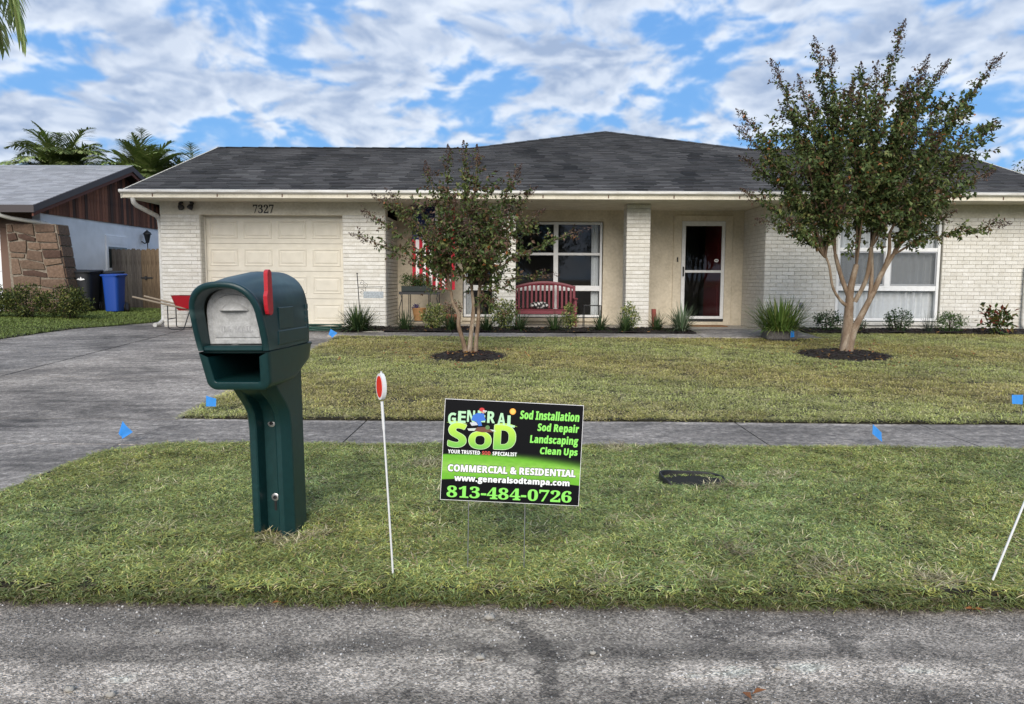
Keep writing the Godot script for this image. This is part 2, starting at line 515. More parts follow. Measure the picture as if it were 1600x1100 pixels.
func build_ground():
	# the land itself, one sheet to the horizon
	var g := MB.new()
	var rows := []
	for z in [120.0, 20.0, 0.0, -5.0, -7.0, -9.0, -11.0, -13.0, -14.3, -18.0, -40.0, -120.0, -400.0]:
		var r := PackedVector3Array()
		for x in [-400.0, -100.0, -30.0, -10.0, 0.0, 10.0, 30.0, 100.0, 400.0]:
			r.append(Vector3(x, land(z) - 0.09, z))
		rows.append(r)
	g.grid(rows)
	top(g, "ground", M.soil).set_meta("kind", "structure")
	# road
	var f1 := noise(51, 0.5, 4)
	var f2 := noise(52, 3.0, 4)
	var f3 := noise(53, 0.15, 3)
	var crack := noise(54, 0.9, 3)
	var road_col := func(x: float, z: float) -> Color:
		var w := f1.get_noise_2d(x * 0.6, z * 2.0) * 0.13
		var d := -z + w
		var v := 0.52
		v = lerpf(v, 0.80, smoothstep(2.38, 2.44, d) * (1.0 - smoothstep(2.54, 2.60, d)))     # worn pale strips
		v = lerpf(v, 0.40, smoothstep(2.57, 2.61, d) * (1.0 - smoothstep(2.66, 2.74, d)))
		v = lerpf(v, 0.62, smoothstep(2.70, 2.78, d) * (1.0 - smoothstep(2.83, 2.88, d)) * (0.5 + 0.5 * f3.get_noise_1d(x)))
		v = lerpf(v, 0.42, smoothstep(2.90, 2.97, d))
		v = lerpf(v, 0.46, (1.0 - smoothstep(2.34, 2.39, d)))
		v *= 1.0 + 0.55 * f2.get_noise_2d(x, z * 1.5) + 0.35 * f1.get_noise_2d(x * 1.7 + 9.0, z * 3.0)
		var c: float = abs(crack.get_noise_2d(x * 1.3, z * 0.7))
		if c < 0.022 and f3.get_noise_2d(x * 2.0, z * 2.0) > -0.05: v *= 0.5
		return Color(v, v * 0.905, v * 0.80)
	var road_h := func(x: float, z: float) -> float:
		return -0.035 + 0.006 * f1.get_noise_2d(x, z * 2.0)
	var rd := setting("road")
	var m := MB.new()
	sheet(m, -4.2, 4.2, 380, -1.5, -3.14, 82, road_h, road_col)
	part(m, "surface", M.road, rd)
	m = MB.new()
	sheet(m, -60, -4.2, 80, -1.5, -3.14, 12, road_h, road_col)
	sheet(m, 4.2, 60, 80, -1.5, -3.14, 12, road_h, road_col)
	sheet(m, -60, 60, 160, 6.0, -1.5, 40, func(_x, _z): return -0.036, road_col)
	part(m, "surface", M.road, rd)
	# driveway, each slab a piece
	var d1 := noise(55, 0.55, 4)
	var d2 := noise(56, 3.5, 4)
	var d3 := noise(57, 14.0, 2)
	var conc := func(x: float, z: float) -> Color:
		var v := 0.41 * (1.0 + 0.75 * d1.get_noise_2d(x * 0.7, z * 1.5) + 0.62 * d2.get_noise_2d(x * 0.5, z * 1.8))
		v *= 1.0 + 1.3 * max(0.0, d3.get_noise_2d(x, z) - 0.25)
		return Color(v, v * 0.92, v * 0.83)
	var hh := func(_x: float, z: float) -> float: return land(z) + 0.004
	var dw := setting("driveway")
	var zs := [-3.1, -5.88, -6.95, -9.2, -11.4, -13.3, -15.55]
	for k in zs.size() - 1:
		for lane in [[-6.28, -3.12], [-9.4, -6.30]]:
			m = MB.new()
			if k == 0 and lane[0] < -9.0: continue
			var x0: float = lane[0]
			if lane[0] < -9.0 and k == 5: x0 = -8.6
			sheet(m, x0 + 0.006, lane[1] - 0.006, 70, zs[k] - 0.006, zs[k + 1] + 0.006, 40, hh, conc, 0.05)
			part(m, "slab", M.concrete_old, dw)
	m = MB.new()
	sheet(m, -8.55, -7.16, 30, -15.556, -18.5, 20, hh, conc, 0.05)
	part(m, "slab", M.concrete_old, dw)
	m = MB.new()
	sheet(m, -3.117, -2.5, 14, -5.2, -5.853, 14, hh, conc, 0.05)
	part(m, "slab", M.concrete_old, dw)
	# pavement
	var sw := setting("pavement")
	var walk_c := func(x: float, z: float) -> Color:
		var v := 0.36 * (1.0 + 0.45 * d1.get_noise_2d(x * 1.2 + 40.0, z * 2.0) + 0.5 * d2.get_noise_2d(x * 0.6, z * 2.0))
		v *= 1.0 + 1.3 * max(0.0, d3.get_noise_2d(x + 7.0, z) - 0.2)
		if z < -6.86: v *= 1.35
		return Color(v, v * 0.92, v * 0.83)
	var xs := [-3.12, -1.40, 0.30, 1.98, 3.66, 5.34, 7.02, 8.7, 10.4]
	for k in xs.size() - 1:
		m = MB.new()
		sheet(m, xs[k] + 0.007, xs[k + 1] - 0.007, 40, -5.86, -6.96, 26, func(x, z): return 0.006 + 0.004 * sin(x * 1.3), walk_c, 0.06)
		part(m, "slab", M.concrete_old, sw)
	m = MB.new()
	sheet(m, 10.4, 50, 40, -5.86, -6.96, 6, func(_x, _z): return 0.006, walk_c, 0.06)
	part(m, "slab", M.concrete_old, sw)
	m = MB.new()
	sheet(m, -50, -9.43, 40, -5.86, -6.96, 6, func(_x, _z): return 0.006, walk_c, 0.06)
	part(m, "slab", M.concrete_old, sw)
	# garden path along the bed and the step before the door
	var gp := setting("garden_path")
	for s in [[-3.35, -1.2], [-1.2, 1.0], [1.0, 3.2]]:
		m = MB.new()
		sheet(m, s[0] + 0.006, s[1] - 0.006, 24, -13.32, -13.84, 8, func(_x, z): return land(z) + 0.035, conc, 0.1)
		part(m, "slab", M.concrete_old, gp)
	m = MB.new()
	sheet(m, 3.21, 5.25, 24, -13.32, -14.95, 16, func(_x, z): return land(z) + 0.035, conc, 0.1)
	part(m, "slab", M.concrete_old, gp)
	# sod: raised sheets of thatch that carry the grass
	var lump := noise(58, 1.6, 3)
	var lawn_h := func(x: float, z: float) -> float: return land(z) + 0.022 + 0.012 * lump.get_noise_2d(x, z)
	var w1 := func(_x, _z): return Color(1, 1, 1)
	var lw := setting("lawn")
	m = MB.new()
	verge_sheet(m, lawn_h)
	part(m, "sod", M.thatch, lw)
	m = MB.new()
	sheet(m, -3.10, 14.0, 90, -7.0, -13.32, 50, lawn_h, w1, 0.08)
	sheet(m, 5.26, 14.0, 20, -13.32, -14.1, 6, lawn_h, w1, 0.08)
	part(m, "sod", M.thatch, lw)
	m = MB.new()
	var rows2 := []
	for a in 25:
		var z := lerpf(-7.2, -26.0, a / 24.0)
		var r := PackedVector3Array()
		for b in 21:
			var x := lerpf(-30.0, neighbour_edge(z), b / 20.0)
			r.append(Vector3(x, neighbour_y(x, z), z))
		rows2.append(r)
	m.grid(rows2)
	part(m, "sod", M.thatch, lw)

func verge_left(z: float) -> float:
	# the kerbside strip ends at the driveway in a rounded corner by the pavement
	var t := clampf((-z - 5.45) / 0.4, 0.0, 1.0)
	return -3.09 + 0.45 * t * t

func verge_sheet(m: MB, h: Callable):
	var rows := []
	for a in 31:
		var z := lerpf(-3.085, -5.85, a / 30.0)
		var r := PackedVector3Array()
		for b in 101:
			var x := lerpf(verge_left(z), 14.0, b / 100.0)
			r.append(Vector3(x, h.call(x, z), z))
		rows.append(r)
	m.grid(rows)
	for b in 100:
		var p: Vector3 = rows[0][b]
		var q: Vector3 = rows[0][b + 1]
		m.quad(p - Vector3(0, 0.09, 0), q - Vector3(0, 0.09, 0), q, p)
	for a in 30:
		var p: Vector3 = rows[a + 1][0]
		var q: Vector3 = rows[a][0]
		m.quad(p - Vector3(0, 0.09, 0), q - Vector3(0, 0.09, 0), q, p)

func neighbour_edge(z: float) -> float:
	# where the lawn next door meets the driveway
	var d := -z
	if d < 12.0: return -9.45
	return lerpf(-8.75, -7.95, smoothstep(12.0, 17.0, d)) if d > 12.4 else lerpf(-9.45, -8.75, (d - 12.0) / 0.4)

func neighbour_y(x: float, z: float) -> float:
	return land(z) + 0.02 + 0.10 * smoothstep(0.0, 3.0, neighbour_edge(z) - x) * smoothstep(12.0, 15.0, -z)

# ---------------------------------------------------------------- the house
const FZ := -15.3      # front of the brickwork
const PZ := -16.8      # porch wall
const BASE := 0.27
const BTOP := 2.55
const SOF := 2.80

func brick_spots(o: Vector3, u: Vector3, length: float, y0: float, y1: float, holes := []) -> Array:
	# centres and lengths of the bricks of a wall that starts at o and runs along u
	var out := []
	var ch := 0.0762
	var bl := 0.236
	var k := 0
	var y := y0
	while y + ch * 0.6 < y1:
		var hgt: float = min(ch, y1 - y)
		var s := -bl * 0.5 if k % 2 == 1 else 0.0
		while s < length - 0.02:
			var spans := [[max(s, 0.0), min(s + bl, length)]]
			for h in holes:
				if y + hgt * 0.5 > h[2] and y + hgt * 0.5 < h[3]:
					var nx := []
					for q in spans:
						if q[1] <= h[0] or q[0] >= h[1]: nx.append(q)
						else:
							if q[0] < h[0]: nx.append([q[0], h[0]])
							if q[1] > h[1]: nx.append([h[1], q[1]])
					spans = nx
			for q in spans:
				if q[1] - q[0] > 0.035:
					out.append([o + u * (q[0] + q[1]) * 0.5 + Vector3(0, y + hgt * 0.5 - o.y, 0), q[1] - q[0] - 0.006, hgt - 0.0105])
			s += bl
		y += ch
		k += 1
	return out

func bricks_joined(mb: MB, spots: Array, u: Vector3, nn: Vector3):
	var bs := Basis(u, Vector3.UP, nn)
	for s in spots:
		var tilt := Basis(Vector3.UP, rng.randf_range(-0.006, 0.006))
		mb.box(s[0] + nn * (0.002 + rng.randf_range(-0.0015, 0.0015)), Vector3(s[1], s[2], 0.024), bs * tilt)

func bricks_parts(spots: Array, nn: Vector3, parent: Node3D, shared: Dictionary):
	for s in spots:
		var key := "%d_%d" % [int(round(s[1] * 50.0)), rng.randi_range(0, 1)]
		if not shared.has(key):
			var mb := MB.new()
			mb.box(Vector3.ZERO, Vector3(round(s[1] * 50.0) / 50.0 - 0.001, 0.0657, 0.024), Basis(), 0.0035)
			shared[key] = mb.mesh()
		put("brick", shared[key], [M.brick, M.brick_2, M.brick_3][rng.randi_range(0, 2)], parent, s[0] + nn * (0.002 + rng.randf_range(-0.002, 0.002)) - parent.global_position, Basis(Vector3.UP, rng.randf_range(-0.008, 0.008)))

func slab(mb: MB, a: Vector3, b: Vector3, bev := 0.0):
	mb.box((a + b) * 0.5, (b - a).abs(), Basis(), bev)

func window_unit(parent: Node3D, x0: float, x1: float, y0: float, y1: float, z: float, muls: Array, rails: Array, fw := 0.05):
	# muls: [x, y0, y1, width]; rails: [y, width]
	var m := MB.new()
	slab(m, Vector3(x0, y0, z - 0.05), Vector3(x0 + fw, y1, z + 0.03), 0.004)
	slab(m, Vector3(x1 - fw, y0, z - 0.05), Vector3(x1, y1, z + 0.03), 0.004)
	slab(m, Vector3(x0 + fw, y1 - fw, z - 0.05), Vector3(x1 - fw, y1, z + 0.028), 0.004)
	slab(m, Vector3(x0 + fw, y0, z - 0.05), Vector3(x1 - fw, y0 + fw, z + 0.028), 0.004)
	var w := part(m, "window", M.white, parent)
	for r in rails:
		m = MB.new()
		slab(m, Vector3(x0 + fw, r[0] - r[1] * 0.5, z - 0.045), Vector3(x1 - fw, r[0] + r[1] * 0.5, z + 0.022), 0.004)
		part(m, "rail", M.white, w)
	for q in muls:
		m = MB.new()
		slab(m, Vector3(q[0] - q[3] * 0.5, q[1], z - 0.04), Vector3(q[0] + q[3] * 0.5, q[2], z + 0.026), 0.004)
		part(m, "mullion", M.white, w)
	return w

func pane(w: Node3D, x0: float, x1: float, y0: float, y1: float, z: float):
	var m := MB.new()
	m.quad(Vector3(x0, y0, z), Vector3(x1, y0, z), Vector3(x1, y1, z), Vector3(x0, y1, z))
	part(m, "pane", M.glass, w)

func curtain(w: Node3D, x0: float, x1: float, y0: float, y1: float, z: float, folds: float, gather := 0.0):
	var rows := []
	for a in 9:
		var t := a / 8.0
		var r := PackedVector3Array()
		var n := int((x1 - x0) * 60.0) + 8
		for b in n + 1:
			var s := float(b) / n
			var x := lerpf(x0, x1, s) + gather * t * (1.0 - s)
			var am := 0.025 + 0.012 * sin(s * 9.0 + t * 2.0)
			r.append(Vector3(x, lerpf(y1, y0, t), z + am * sin(s * folds * TAU + sin(t * 2.0 + s * 5.0) * 0.6)))
		rows.append(r)
	var m := MB.new()
	m.grid(rows, false, true)
	part(m, "curtain", M.curtain, w)

func build_house():
	var h := thing("house", "cream painted brick ranch house with dark shingle roof and single garage", "house", Vector3(1.5, 0.3, -19.0))
	var shared := {}
	# ---- brick piers and columns, brick by brick
	var piers := [[-7.11, -6.33], [-3.50, -2.66], [-0.54, -0.08], [2.11, 2.57]]
	for k in 4:
		var x0: float = piers[k][0]
		var x1: float = piers[k][1]
		var col := k >= 2
		var yt := SOF if col else BTOP
		var m := MB.new()
		slab(m, Vector3(x0 + 0.006, BASE - 0.1, FZ - (0.46 if col else 0.30)), Vector3(x1 - 0.006, yt, FZ - 0.010))
		var p := part(m, "brick_column" if col else "brick_pier", M.mortar, h)
		bricks_parts(brick_spots(Vector3(x0, BASE, FZ - 0.010), Vector3.RIGHT, x1 - x0, BASE, yt), Vector3.BACK, p, shared)
		m = MB.new()
		var dep := 0.46 if col else (0.30 if k == 0 else 1.5)
		for sd in [-1, 1]:
			var xx := x0 if sd < 0 else x1
			bricks_joined(m, brick_spots(Vector3(xx - sd * 0.010, BASE, FZ - 0.004 - dep), Vector3.BACK, dep - 0.012, BASE, yt), Vector3.BACK * -sd, Vector3.RIGHT * sd)
		var sb := part(m, "side_bricks", M.brick_2, p)
		sb.set_meta("kind", "stuff")
	# ---- right wing wall: bricks joined, with the window opening
	var m2 := MB.new()
	var win := [6.25, 8.32, 0.50, 2.50]
	for q in [[4.85, 6.25, BASE, BTOP], [8.32, 10.16, BASE, BTOP], [6.25, 8.32, BASE, 0.50], [6.25, 8.32, 2.50, BTOP]]:
		slab(m2, Vector3(q[0], q[2] - (0.1 if q[2] == BASE else 0.0), FZ - 0.16), Vector3(q[1], q[3], FZ - 0.010))
	slab(m2, Vector3(4.845, BASE - 0.1, PZ), Vector3(5.0, SOF, FZ - 0.02))
	var wing := part(m2, "wing_wall", M.mortar, h)
	var hole := [[win[0] - 4.84, win[1] - 4.84, win[2], win[3]]]
	var spots := brick_spots(Vector3(4.84, BASE, FZ - 0.010), Vector3.RIGHT, 5.32, BASE, BTOP, hole)
	var mbs := [MB.new(), MB.new(), MB.new()]
	for s in spots: bricks_joined(mbs[rng.randi_range(0, 2)], [s], Vector3.RIGHT, Vector3.BACK)
	bricks_joined(mbs[1], brick_spots(Vector3(4.85, BASE, PZ), Vector3.BACK, 1.49, BASE, SOF), Vector3.BACK, Vector3.LEFT)
	for k in 3:
		part(mbs[k], "brickwork", [M.brick, M.brick_2, M.brick_3][k], wing).set_meta("kind", "stuff")
	# sill course under the window
	m2 = MB.new()
	slab(m2, Vector3(6.22, 0.435, FZ - 0.05), Vector3(8.36, 0.497, FZ + 0.045), 0.006)
	part(m2, "window_sill", M.brick_3, h)
	# ---- friezes, soffit, porch ceiling
	m2 = MB.new()
	slab(m2, Vector3(-7.115, BTOP, FZ - 0.30), Vector3(-2.655, SOF, FZ + 0.004))
	part(m2, "frieze", M.frieze, h)
	m2 = MB.new()
	slab(m2, Vector3(4.835, BTOP, FZ - 0.16), Vector3(10.165, SOF, FZ + 0.004))
	part(m2, "frieze", M.frieze, h)
	m2 = MB.new()
	slab(m2, Vector3(-7.44, SOF, -16.95), Vector3(10.44, SOF + 0.02, -14.60))
	part(m2, "soffit", M.frieze, h)
	# ---- porch wall with openings for window and door
	m2 = MB.new()
	for q in [[-2.66, -1.24, 0.2, SOF], [1.81, 3.36, 0.2, SOF], [4.56, 4.85, 0.2, SOF], [-1.24, 1.81, 0.2, 0.47], [-1.24, 1.81, 2.56, SOF], [3.36, 4.56, 2.68, SOF]]:
		slab(m2, Vector3(q[0], q[2], PZ - 0.15), Vector3(q[1], q[3], PZ))
	part(m2, "porch_wall", M.stucco, h)
	m2 = MB.new()
	m2.col = Color(0.76, 0.72, 0.65)
	slab(m2, Vector3(-2.66, BASE - 0.1, PZ), Vector3(4.85, 0.335, -15.0), 0.01)
	part(m2, "porch_floor", M.concrete_old, h)
	# ---- other walls, dark rooms behind the openings
	m2 = MB.new()
	slab(m2, Vector3(-7.10, BASE - 0.1, -24.0), Vector3(-6.95, SOF, FZ - 0.31))
	slab(m2, Vector3(10.0, BASE - 0.1, -24.0), Vector3(10.15, SOF, FZ - 0.17))
	slab(m2, Vector3(-6.95, BASE - 0.1, -24.0), Vector3(10.0, SOF, -23.85))
	for gx in [-7.10, 10.0]:
		m2.prism([Vector2(-14.9, SOF + 0.02), Vector2(-23.9, SOF + 0.02), Vector2(-19.4, 4.40)], Vector3(gx, 0, 0), Vector3(gx + 0.15, 0, 0), Vector3.BACK, Vector3.UP)
	part(m2, "outer_wall", M.frieze, h)
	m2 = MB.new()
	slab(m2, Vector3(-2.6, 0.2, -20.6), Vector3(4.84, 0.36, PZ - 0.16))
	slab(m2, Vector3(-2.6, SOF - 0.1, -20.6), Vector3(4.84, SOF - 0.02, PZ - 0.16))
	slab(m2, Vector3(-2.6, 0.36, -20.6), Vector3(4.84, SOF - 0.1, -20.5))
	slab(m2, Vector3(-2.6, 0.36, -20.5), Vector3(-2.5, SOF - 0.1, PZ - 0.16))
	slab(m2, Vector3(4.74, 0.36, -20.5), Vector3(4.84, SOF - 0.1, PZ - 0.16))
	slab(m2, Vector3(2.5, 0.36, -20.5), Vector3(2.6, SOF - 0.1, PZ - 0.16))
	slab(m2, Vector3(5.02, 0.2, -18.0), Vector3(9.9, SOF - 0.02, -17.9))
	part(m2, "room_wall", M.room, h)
	# ---- porch window: three bays, three rows
	var x0 := -1.22
	var x1 := 1.79
	var y0 := 0.49
	var y1 := 2.545
	var z := PZ - 0.04
	var bay := (x1 - x0) / 3.0
	var w: Node3D = window_unit(h, x0, x1, y0, y1, z, [[x0 + bay, y0 + 0.05, y1 - 0.05, 0.10], [x0 + bay * 2.0, y0 + 0.05, y1 - 0.05, 0.10]], [[1.86, 0.055], [1.12, 0.115]])
	for b in 3:
		for r in [[y0, 1.12], [1.12, 1.86], [1.86, y1]]:
			pane(w, x0 + bay * b + 0.03, x0 + bay * (b + 1) - 0.03, r[0] + 0.02, r[1] - 0.02, z - 0.01)
	curtain(w, 1.57, 1.73, y0, y1 + 0.05, z - 0.14, 4.0)
	curtain(w, -1.2, -1.05, y0, y1 + 0.05, z - 0.14, 4.0)
	m2 = MB.new()
	slab(m2, Vector3(x0 - 0.03, 0.40, PZ - 0.02), Vector3(x1 + 0.03, 0.468, PZ + 0.06), 0.006)
	part(m2, "window_sill", M.stucco, h)
	# ---- wing window: upper sashes with insect screens, wide lower light, sheers behind
	z = FZ - 0.07
	w = window_unit(h, 6.27, 8.30, 0.52, 2.49, z, [[7.28, 1.18, 2.45, 0.115]], [[1.165, 0.10], [1.925, 0.075]], 0.055)
	pane(w, 6.3, 8.27, 0.55, 1.14, z - 0.01)
	for q in [[6.32, 7.23], [7.33, 8.25]]:
		pane(w, q[0], q[1], 1.2, 1.9, z - 0.015)
		pane(w, q[0], q[1], 1.95, 2.46, z - 0.01)
		var ms := MB.new()
		var sx0: float = q[0] + 0.01
		var sx1: float = q[1] - 0.01
		for e in [[sx0, sx0 + 0.022, 1.222, 1.885], [sx1 - 0.022, sx1, 1.222, 1.885], [sx0 + 0.022, sx1 - 0.022, 1.222, 1.25], [sx0 + 0.022, sx1 - 0.022, 1.865, 1.885]]:
			slab(ms, Vector3(e[0], e[2], z - 0.004), Vector3(e[1], e[3], z + 0.012))
		var sc := part(ms, "screen_frame", M.steel, w)
		var mm := MB.new()
		mm.quad(Vector3(sx0 + 0.02, 1.245, z + 0.002), Vector3(sx1 - 0.02, 1.245, z + 0.002), Vector3(sx1 - 0.02, 1.87, z + 0.002), Vector3(sx0 + 0.02, 1.87, z + 0.002))
		var mesh_mat := mat(Color(0.10, 0.11, 0.12), 0.7)
		mesh_mat.albedo_color.a = 0.52
		mesh_mat.transparency = BaseMaterial3D.TRANSPARENCY_ALPHA
		part(mm, "insect_screen", mesh_mat, sc)
	curtain(w, 6.28, 7.02, 0.5, 2.5, z - 0.09, 6.0, -0.05)
	curtain(w, 7.0, 8.29, 0.5, 2.5, z - 0.12, 9.0, -0.12)
	# ---- front door: stucco surround, white storm door, red door standing open behind it
	m2 = MB.new()
	slab(m2, Vector3(3.32, 0.336, PZ), Vector3(3.50, 2.70, PZ + 0.035), 0.006)
	slab(m2, Vector3(4.44, 0.336, PZ), Vector3(4.60, 2.70, PZ + 0.035), 0.006)
	slab(m2, Vector3(3.50, 2.58, PZ), Vector3(4.44, 2.70, PZ + 0.035), 0.006)
	slab(m2, Vector3(3.36, 0.336, PZ - 0.13), Vector3(4.56, 0.41, PZ + 0.05), 0.006)
	part(m2, "door_surround", M.stucco, h)
	m2 = MB.new()
	var dz := PZ + 0.012
	slab(m2, Vector3(3.505, 0.47, dz - 0.02), Vector3(3.585, 2.575, dz + 0.02), 0.004)
	slab(m2, Vector3(4.365, 0.47, dz - 0.02), Vector3(4.435, 2.575, dz + 0.02), 0.004)
	slab(m2, Vector3(3.585, 2.475, dz - 0.02), Vector3(4.365, 2.575, dz + 0.018), 0.004)
	slab(m2, Vector3(3.585, 1.47, dz - 0.02), Vector3(4.365, 1.525, dz + 0.018), 0.004)
	slab(m2, Vector3(3.585, 0.47, dz - 0.02), Vector3(4.365, 0.53, dz + 0.018), 0.004)
	var sd := part(m2, "storm_door", M.white, h)
	pane(sd, 3.585, 4.365, 1.525, 2.475, dz)
	pane(sd, 3.585, 4.365, 0.53, 1.47, dz)
	m2 = MB.new()
	slab(m2, Vector3(3.51, 0.412, dz - 0.015), Vector3(4.43, 0.466, dz + 0.015), 0.003)
	part(m2, "door_sweep", M.black, sd)
	m2 = MB.new()
	slab(m2, Vector3(3.53, 1.39, dz + 0.021), Vector3(3.56, 1.60, dz + 0.05), 0.006)
	slab(m2, Vector3(3.535, 1.56, dz + 0.05), Vector3(3.555, 1.585, dz + 0.075), 0.004)
	part(m2, "handle", M.black, sd)
	m2 = MB.new()
	var pr := []
	for k in 24: pr.append(Vector2(cos(TAU * k / 24.0) * 0.048, sin(TAU * k / 24.0) * 0.034))
	m2.prism(pr, Vector3(4.26, 1.735, dz + 0.003), Vector3(4.26, 1.735, dz + 0.006), Vector3.RIGHT, Vector3.UP)
	var st := part(m2, "sticker", M.white, sd)
	m2 = MB.new()
	slab(m2, Vector3(4.235, 1.727, dz + 0.0065), Vector3(4.26, 1.745, dz + 0.0075))
	slab(m2, Vector3(4.264, 1.727, dz + 0.0065), Vector3(4.285, 1.745, dz + 0.0075))
	part(m2, "sticker_print", M.black, st)
	m2 = MB.new()
	var hb := Basis(Vector3.UP, deg_to_rad(-80.0))
	m2.box(Vector3(4.42, 1.47, PZ - 0.14) + hb * Vector3(-0.44, 0, 0), Vector3(0.88, 2.1, 0.045), hb, 0.004)
	var rdoor := part(m2, "red_door", M.red_door, h)
	for yy in [0.85, 1.9]:
		m2 = MB.new()
		m2.box(Vector3(4.42, yy, PZ - 0.14) + hb * Vector3(-0.44, 0, 0.026), Vector3(0.6, 0.7, 0.012), hb, 0.005)
		part(m2, "door_panel", M.red_door, rdoor)
	m2 = MB.new()
	slab(m2, Vector3(3.40, 1.70, PZ + 0.036), Vector3(3.43, 1.80, PZ + 0.055), 0.004)
	part(m2, "door_bell", M.black, h)
	# ---- garage door: four sections of four raised panels
	var gz := FZ - 0.22
	for r in 4:
		m2 = MB.new()
		var ya := 0.345 + r * 0.551
		slab(m2, Vector3(-6.30, ya, gz - 0.045), Vector3(-3.53, ya + 0.547, gz), 0.004)
		var sec := part(m2, "garage_door_section", M.garage, h)
		for c in 4:
			var cx := -6.30 + 0.35 + c * 0.69
			var rect := func(ins: float, zz: float) -> Array:
				var hx := 0.285 - ins
				var hy := 0.175 - ins
				var cy := ya + 0.273
				return [Vector3(cx - hx, cy - hy, gz + zz), Vector3(cx + hx, cy - hy, gz + zz), Vector3(cx + hx, cy + hy, gz + zz), Vector3(cx - hx, cy + hy, gz + zz)]
			m2 = MB.new()
			var steps := [[0.0, 0.0], [0.01, 0.012], [0.022, 0.012], [0.036, 0.002], [0.05, 0.002], [0.075, 0.012]]
			for k in steps.size() - 1:
				var a: Array = rect.call(steps[k][0], steps[k][1])
				var b: Array = rect.call(steps[k + 1][0], steps[k + 1][1])
				for e in 4:
					m2.quad(a[e], a[(e + 1) % 4], b[(e + 1) % 4], b[e])
			var f: Array = rect.call(0.075, 0.012)
			m2.quad(f[0], f[1], f[2], f[3])
			part(m2, "panel", M.garage, sec)
	m2 = MB.new()
	slab(m2, Vector3(-6.345, 0.30, gz - 0.02), Vector3(-6.295, BTOP, gz + 0.03), 0.004)
	slab(m2, Vector3(-3.535, 0.30, gz - 0.02), Vector3(-3.485, BTOP, gz + 0.03), 0.004)
	slab(m2, Vector3(-6.295, 2.535, gz - 0.02), Vector3(-3.535, 2.57, gz + 0.028))
	part(m2, "garage_door_trim", M.garage, h)
	m2 = MB.new()
	slab(m2, Vector3(-6.33, 0.1, FZ - 0.60), Vector3(-3.50, 0.335, FZ + 0.02), 0.01)
	part(m2, "garage_floor", M.frieze, h)
	# house number
	var num := text("7327", "Droid Serif", 0.41, 0.165, M.black, h, Vector3(-5.06, 2.665, FZ + 0.005) - h.global_position, 0.012)
	num.name = "house_number"
	# flood lights under the eave
	for q in [-6.66, -6.46]:
		m2 = MB.new()
		m2.lathe(Vector3(q, 2.70, FZ + 0.09), [Vector2(0.0, 0.10), Vector2(0.02, 0.09), Vector2(0.03, 0.05), Vector2(0.055, 0.0), Vector2(0.06, -0.05), Vector2(0.0, -0.05)], 12, Basis(Vector3.RIGHT, -0.5) * Basis(Vector3.BACK, 0.5 if q < -6.5 else -0.4))
		m2.box(Vector3(q, 2.775, FZ + 0.05), Vector3(0.05, 0.04, 0.06))
		part(m2, "flood_light", M.black, h)
	# ---- roof
	build_roof(h)
	# ---- gutter along the eave, downpipes
	m2 = MB.new()
	m2.prism([Vector2(0.0, 2.875), Vector2(0.085, 2.875), Vector2(0.10, 2.885), Vector2(0.125, 2.895), Vector2(0.132, 2.905), Vector2(0.132, 2.945), Vector2(0.118, 2.95), Vector2(0.118, 2.92), Vector2(0.0, 2.92)], Vector3(-7.50, 0, -14.61), Vector3(10.48, 0, -14.61), Vector3.BACK, Vector3.UP)
	var gut := part(m2, "gutter", M.gutter, h)
	m2 = MB.new()
	m2.prism([Vector2(0.0, 2.795), Vector2(0.075, 2.795), Vector2(0.082, 2.80), Vector2(0.082, 2.812), Vector2(0.066, 2.822), Vector2(0.066, 2.874), Vector2(0.0, 2.874)], Vector3(-7.46, 0, -14.61), Vector3(10.48, 0, -14.61), Vector3.BACK, Vector3.UP)
	part(m2, "gutter_trough", M.frieze, h)
	for k in 15:
		m2 = MB.new()
		slab(m2, Vector3(-6.9 + k * 1.22, 2.80, -14.545), Vector3(-6.882 + k * 1.22, 2.88, -14.535))
		part(m2, "gutter_strap", M.rust, gut)
	for q in [[-7.165, -7.27], [10.2, 10.2]]:
		m2 = MB.new()
		var xx: float = q[0]
		m2.tube([Vector3(q[1], 2.80, -14.56), Vector3(q[1], 2.72, -14.57), Vector3(q[1] + 0.02, 2.66, -14.66), Vector3(xx, 2.52, -15.26), Vector3(xx, 2.46, -15.36), Vector3(xx, 2.3, -15.40), Vector3(xx, 0.55, -15.40), Vector3(xx, 0.45, -15.38), Vector3(xx - 0.03, 0.375, -15.26), Vector3(xx - 0.05, 0.37, -15.12)], 0.045, 8)
		part(m2, "downpipe", M.gutter, h)
	m2 = MB.new()
	m2.tube([Vector3(9.93, 1.6, -15.22), Vector3(9.93, 0.48, -15.22), Vector3(9.96, 0.36, -15.18), Vector3(10.12, 0.32, -15.15)], 0.04, 8)
	part(m2, "drain_pipe", M.gutter, h)
	m2 = MB.new()
	m2.box(Vector3(5.58, 0.83, FZ + 0.03), Vector3(0.07, 0.09, 0.05), Basis(), 0.01)
	m2.tube([Vector3(5.58, 0.82, FZ + 0.04), Vector3(5.58, 0.82, FZ + 0.10), Vector3(5.58, 0.77, FZ + 0.11)], 0.013, 6)
	part(m2, "hose_tap", M.wire, h)

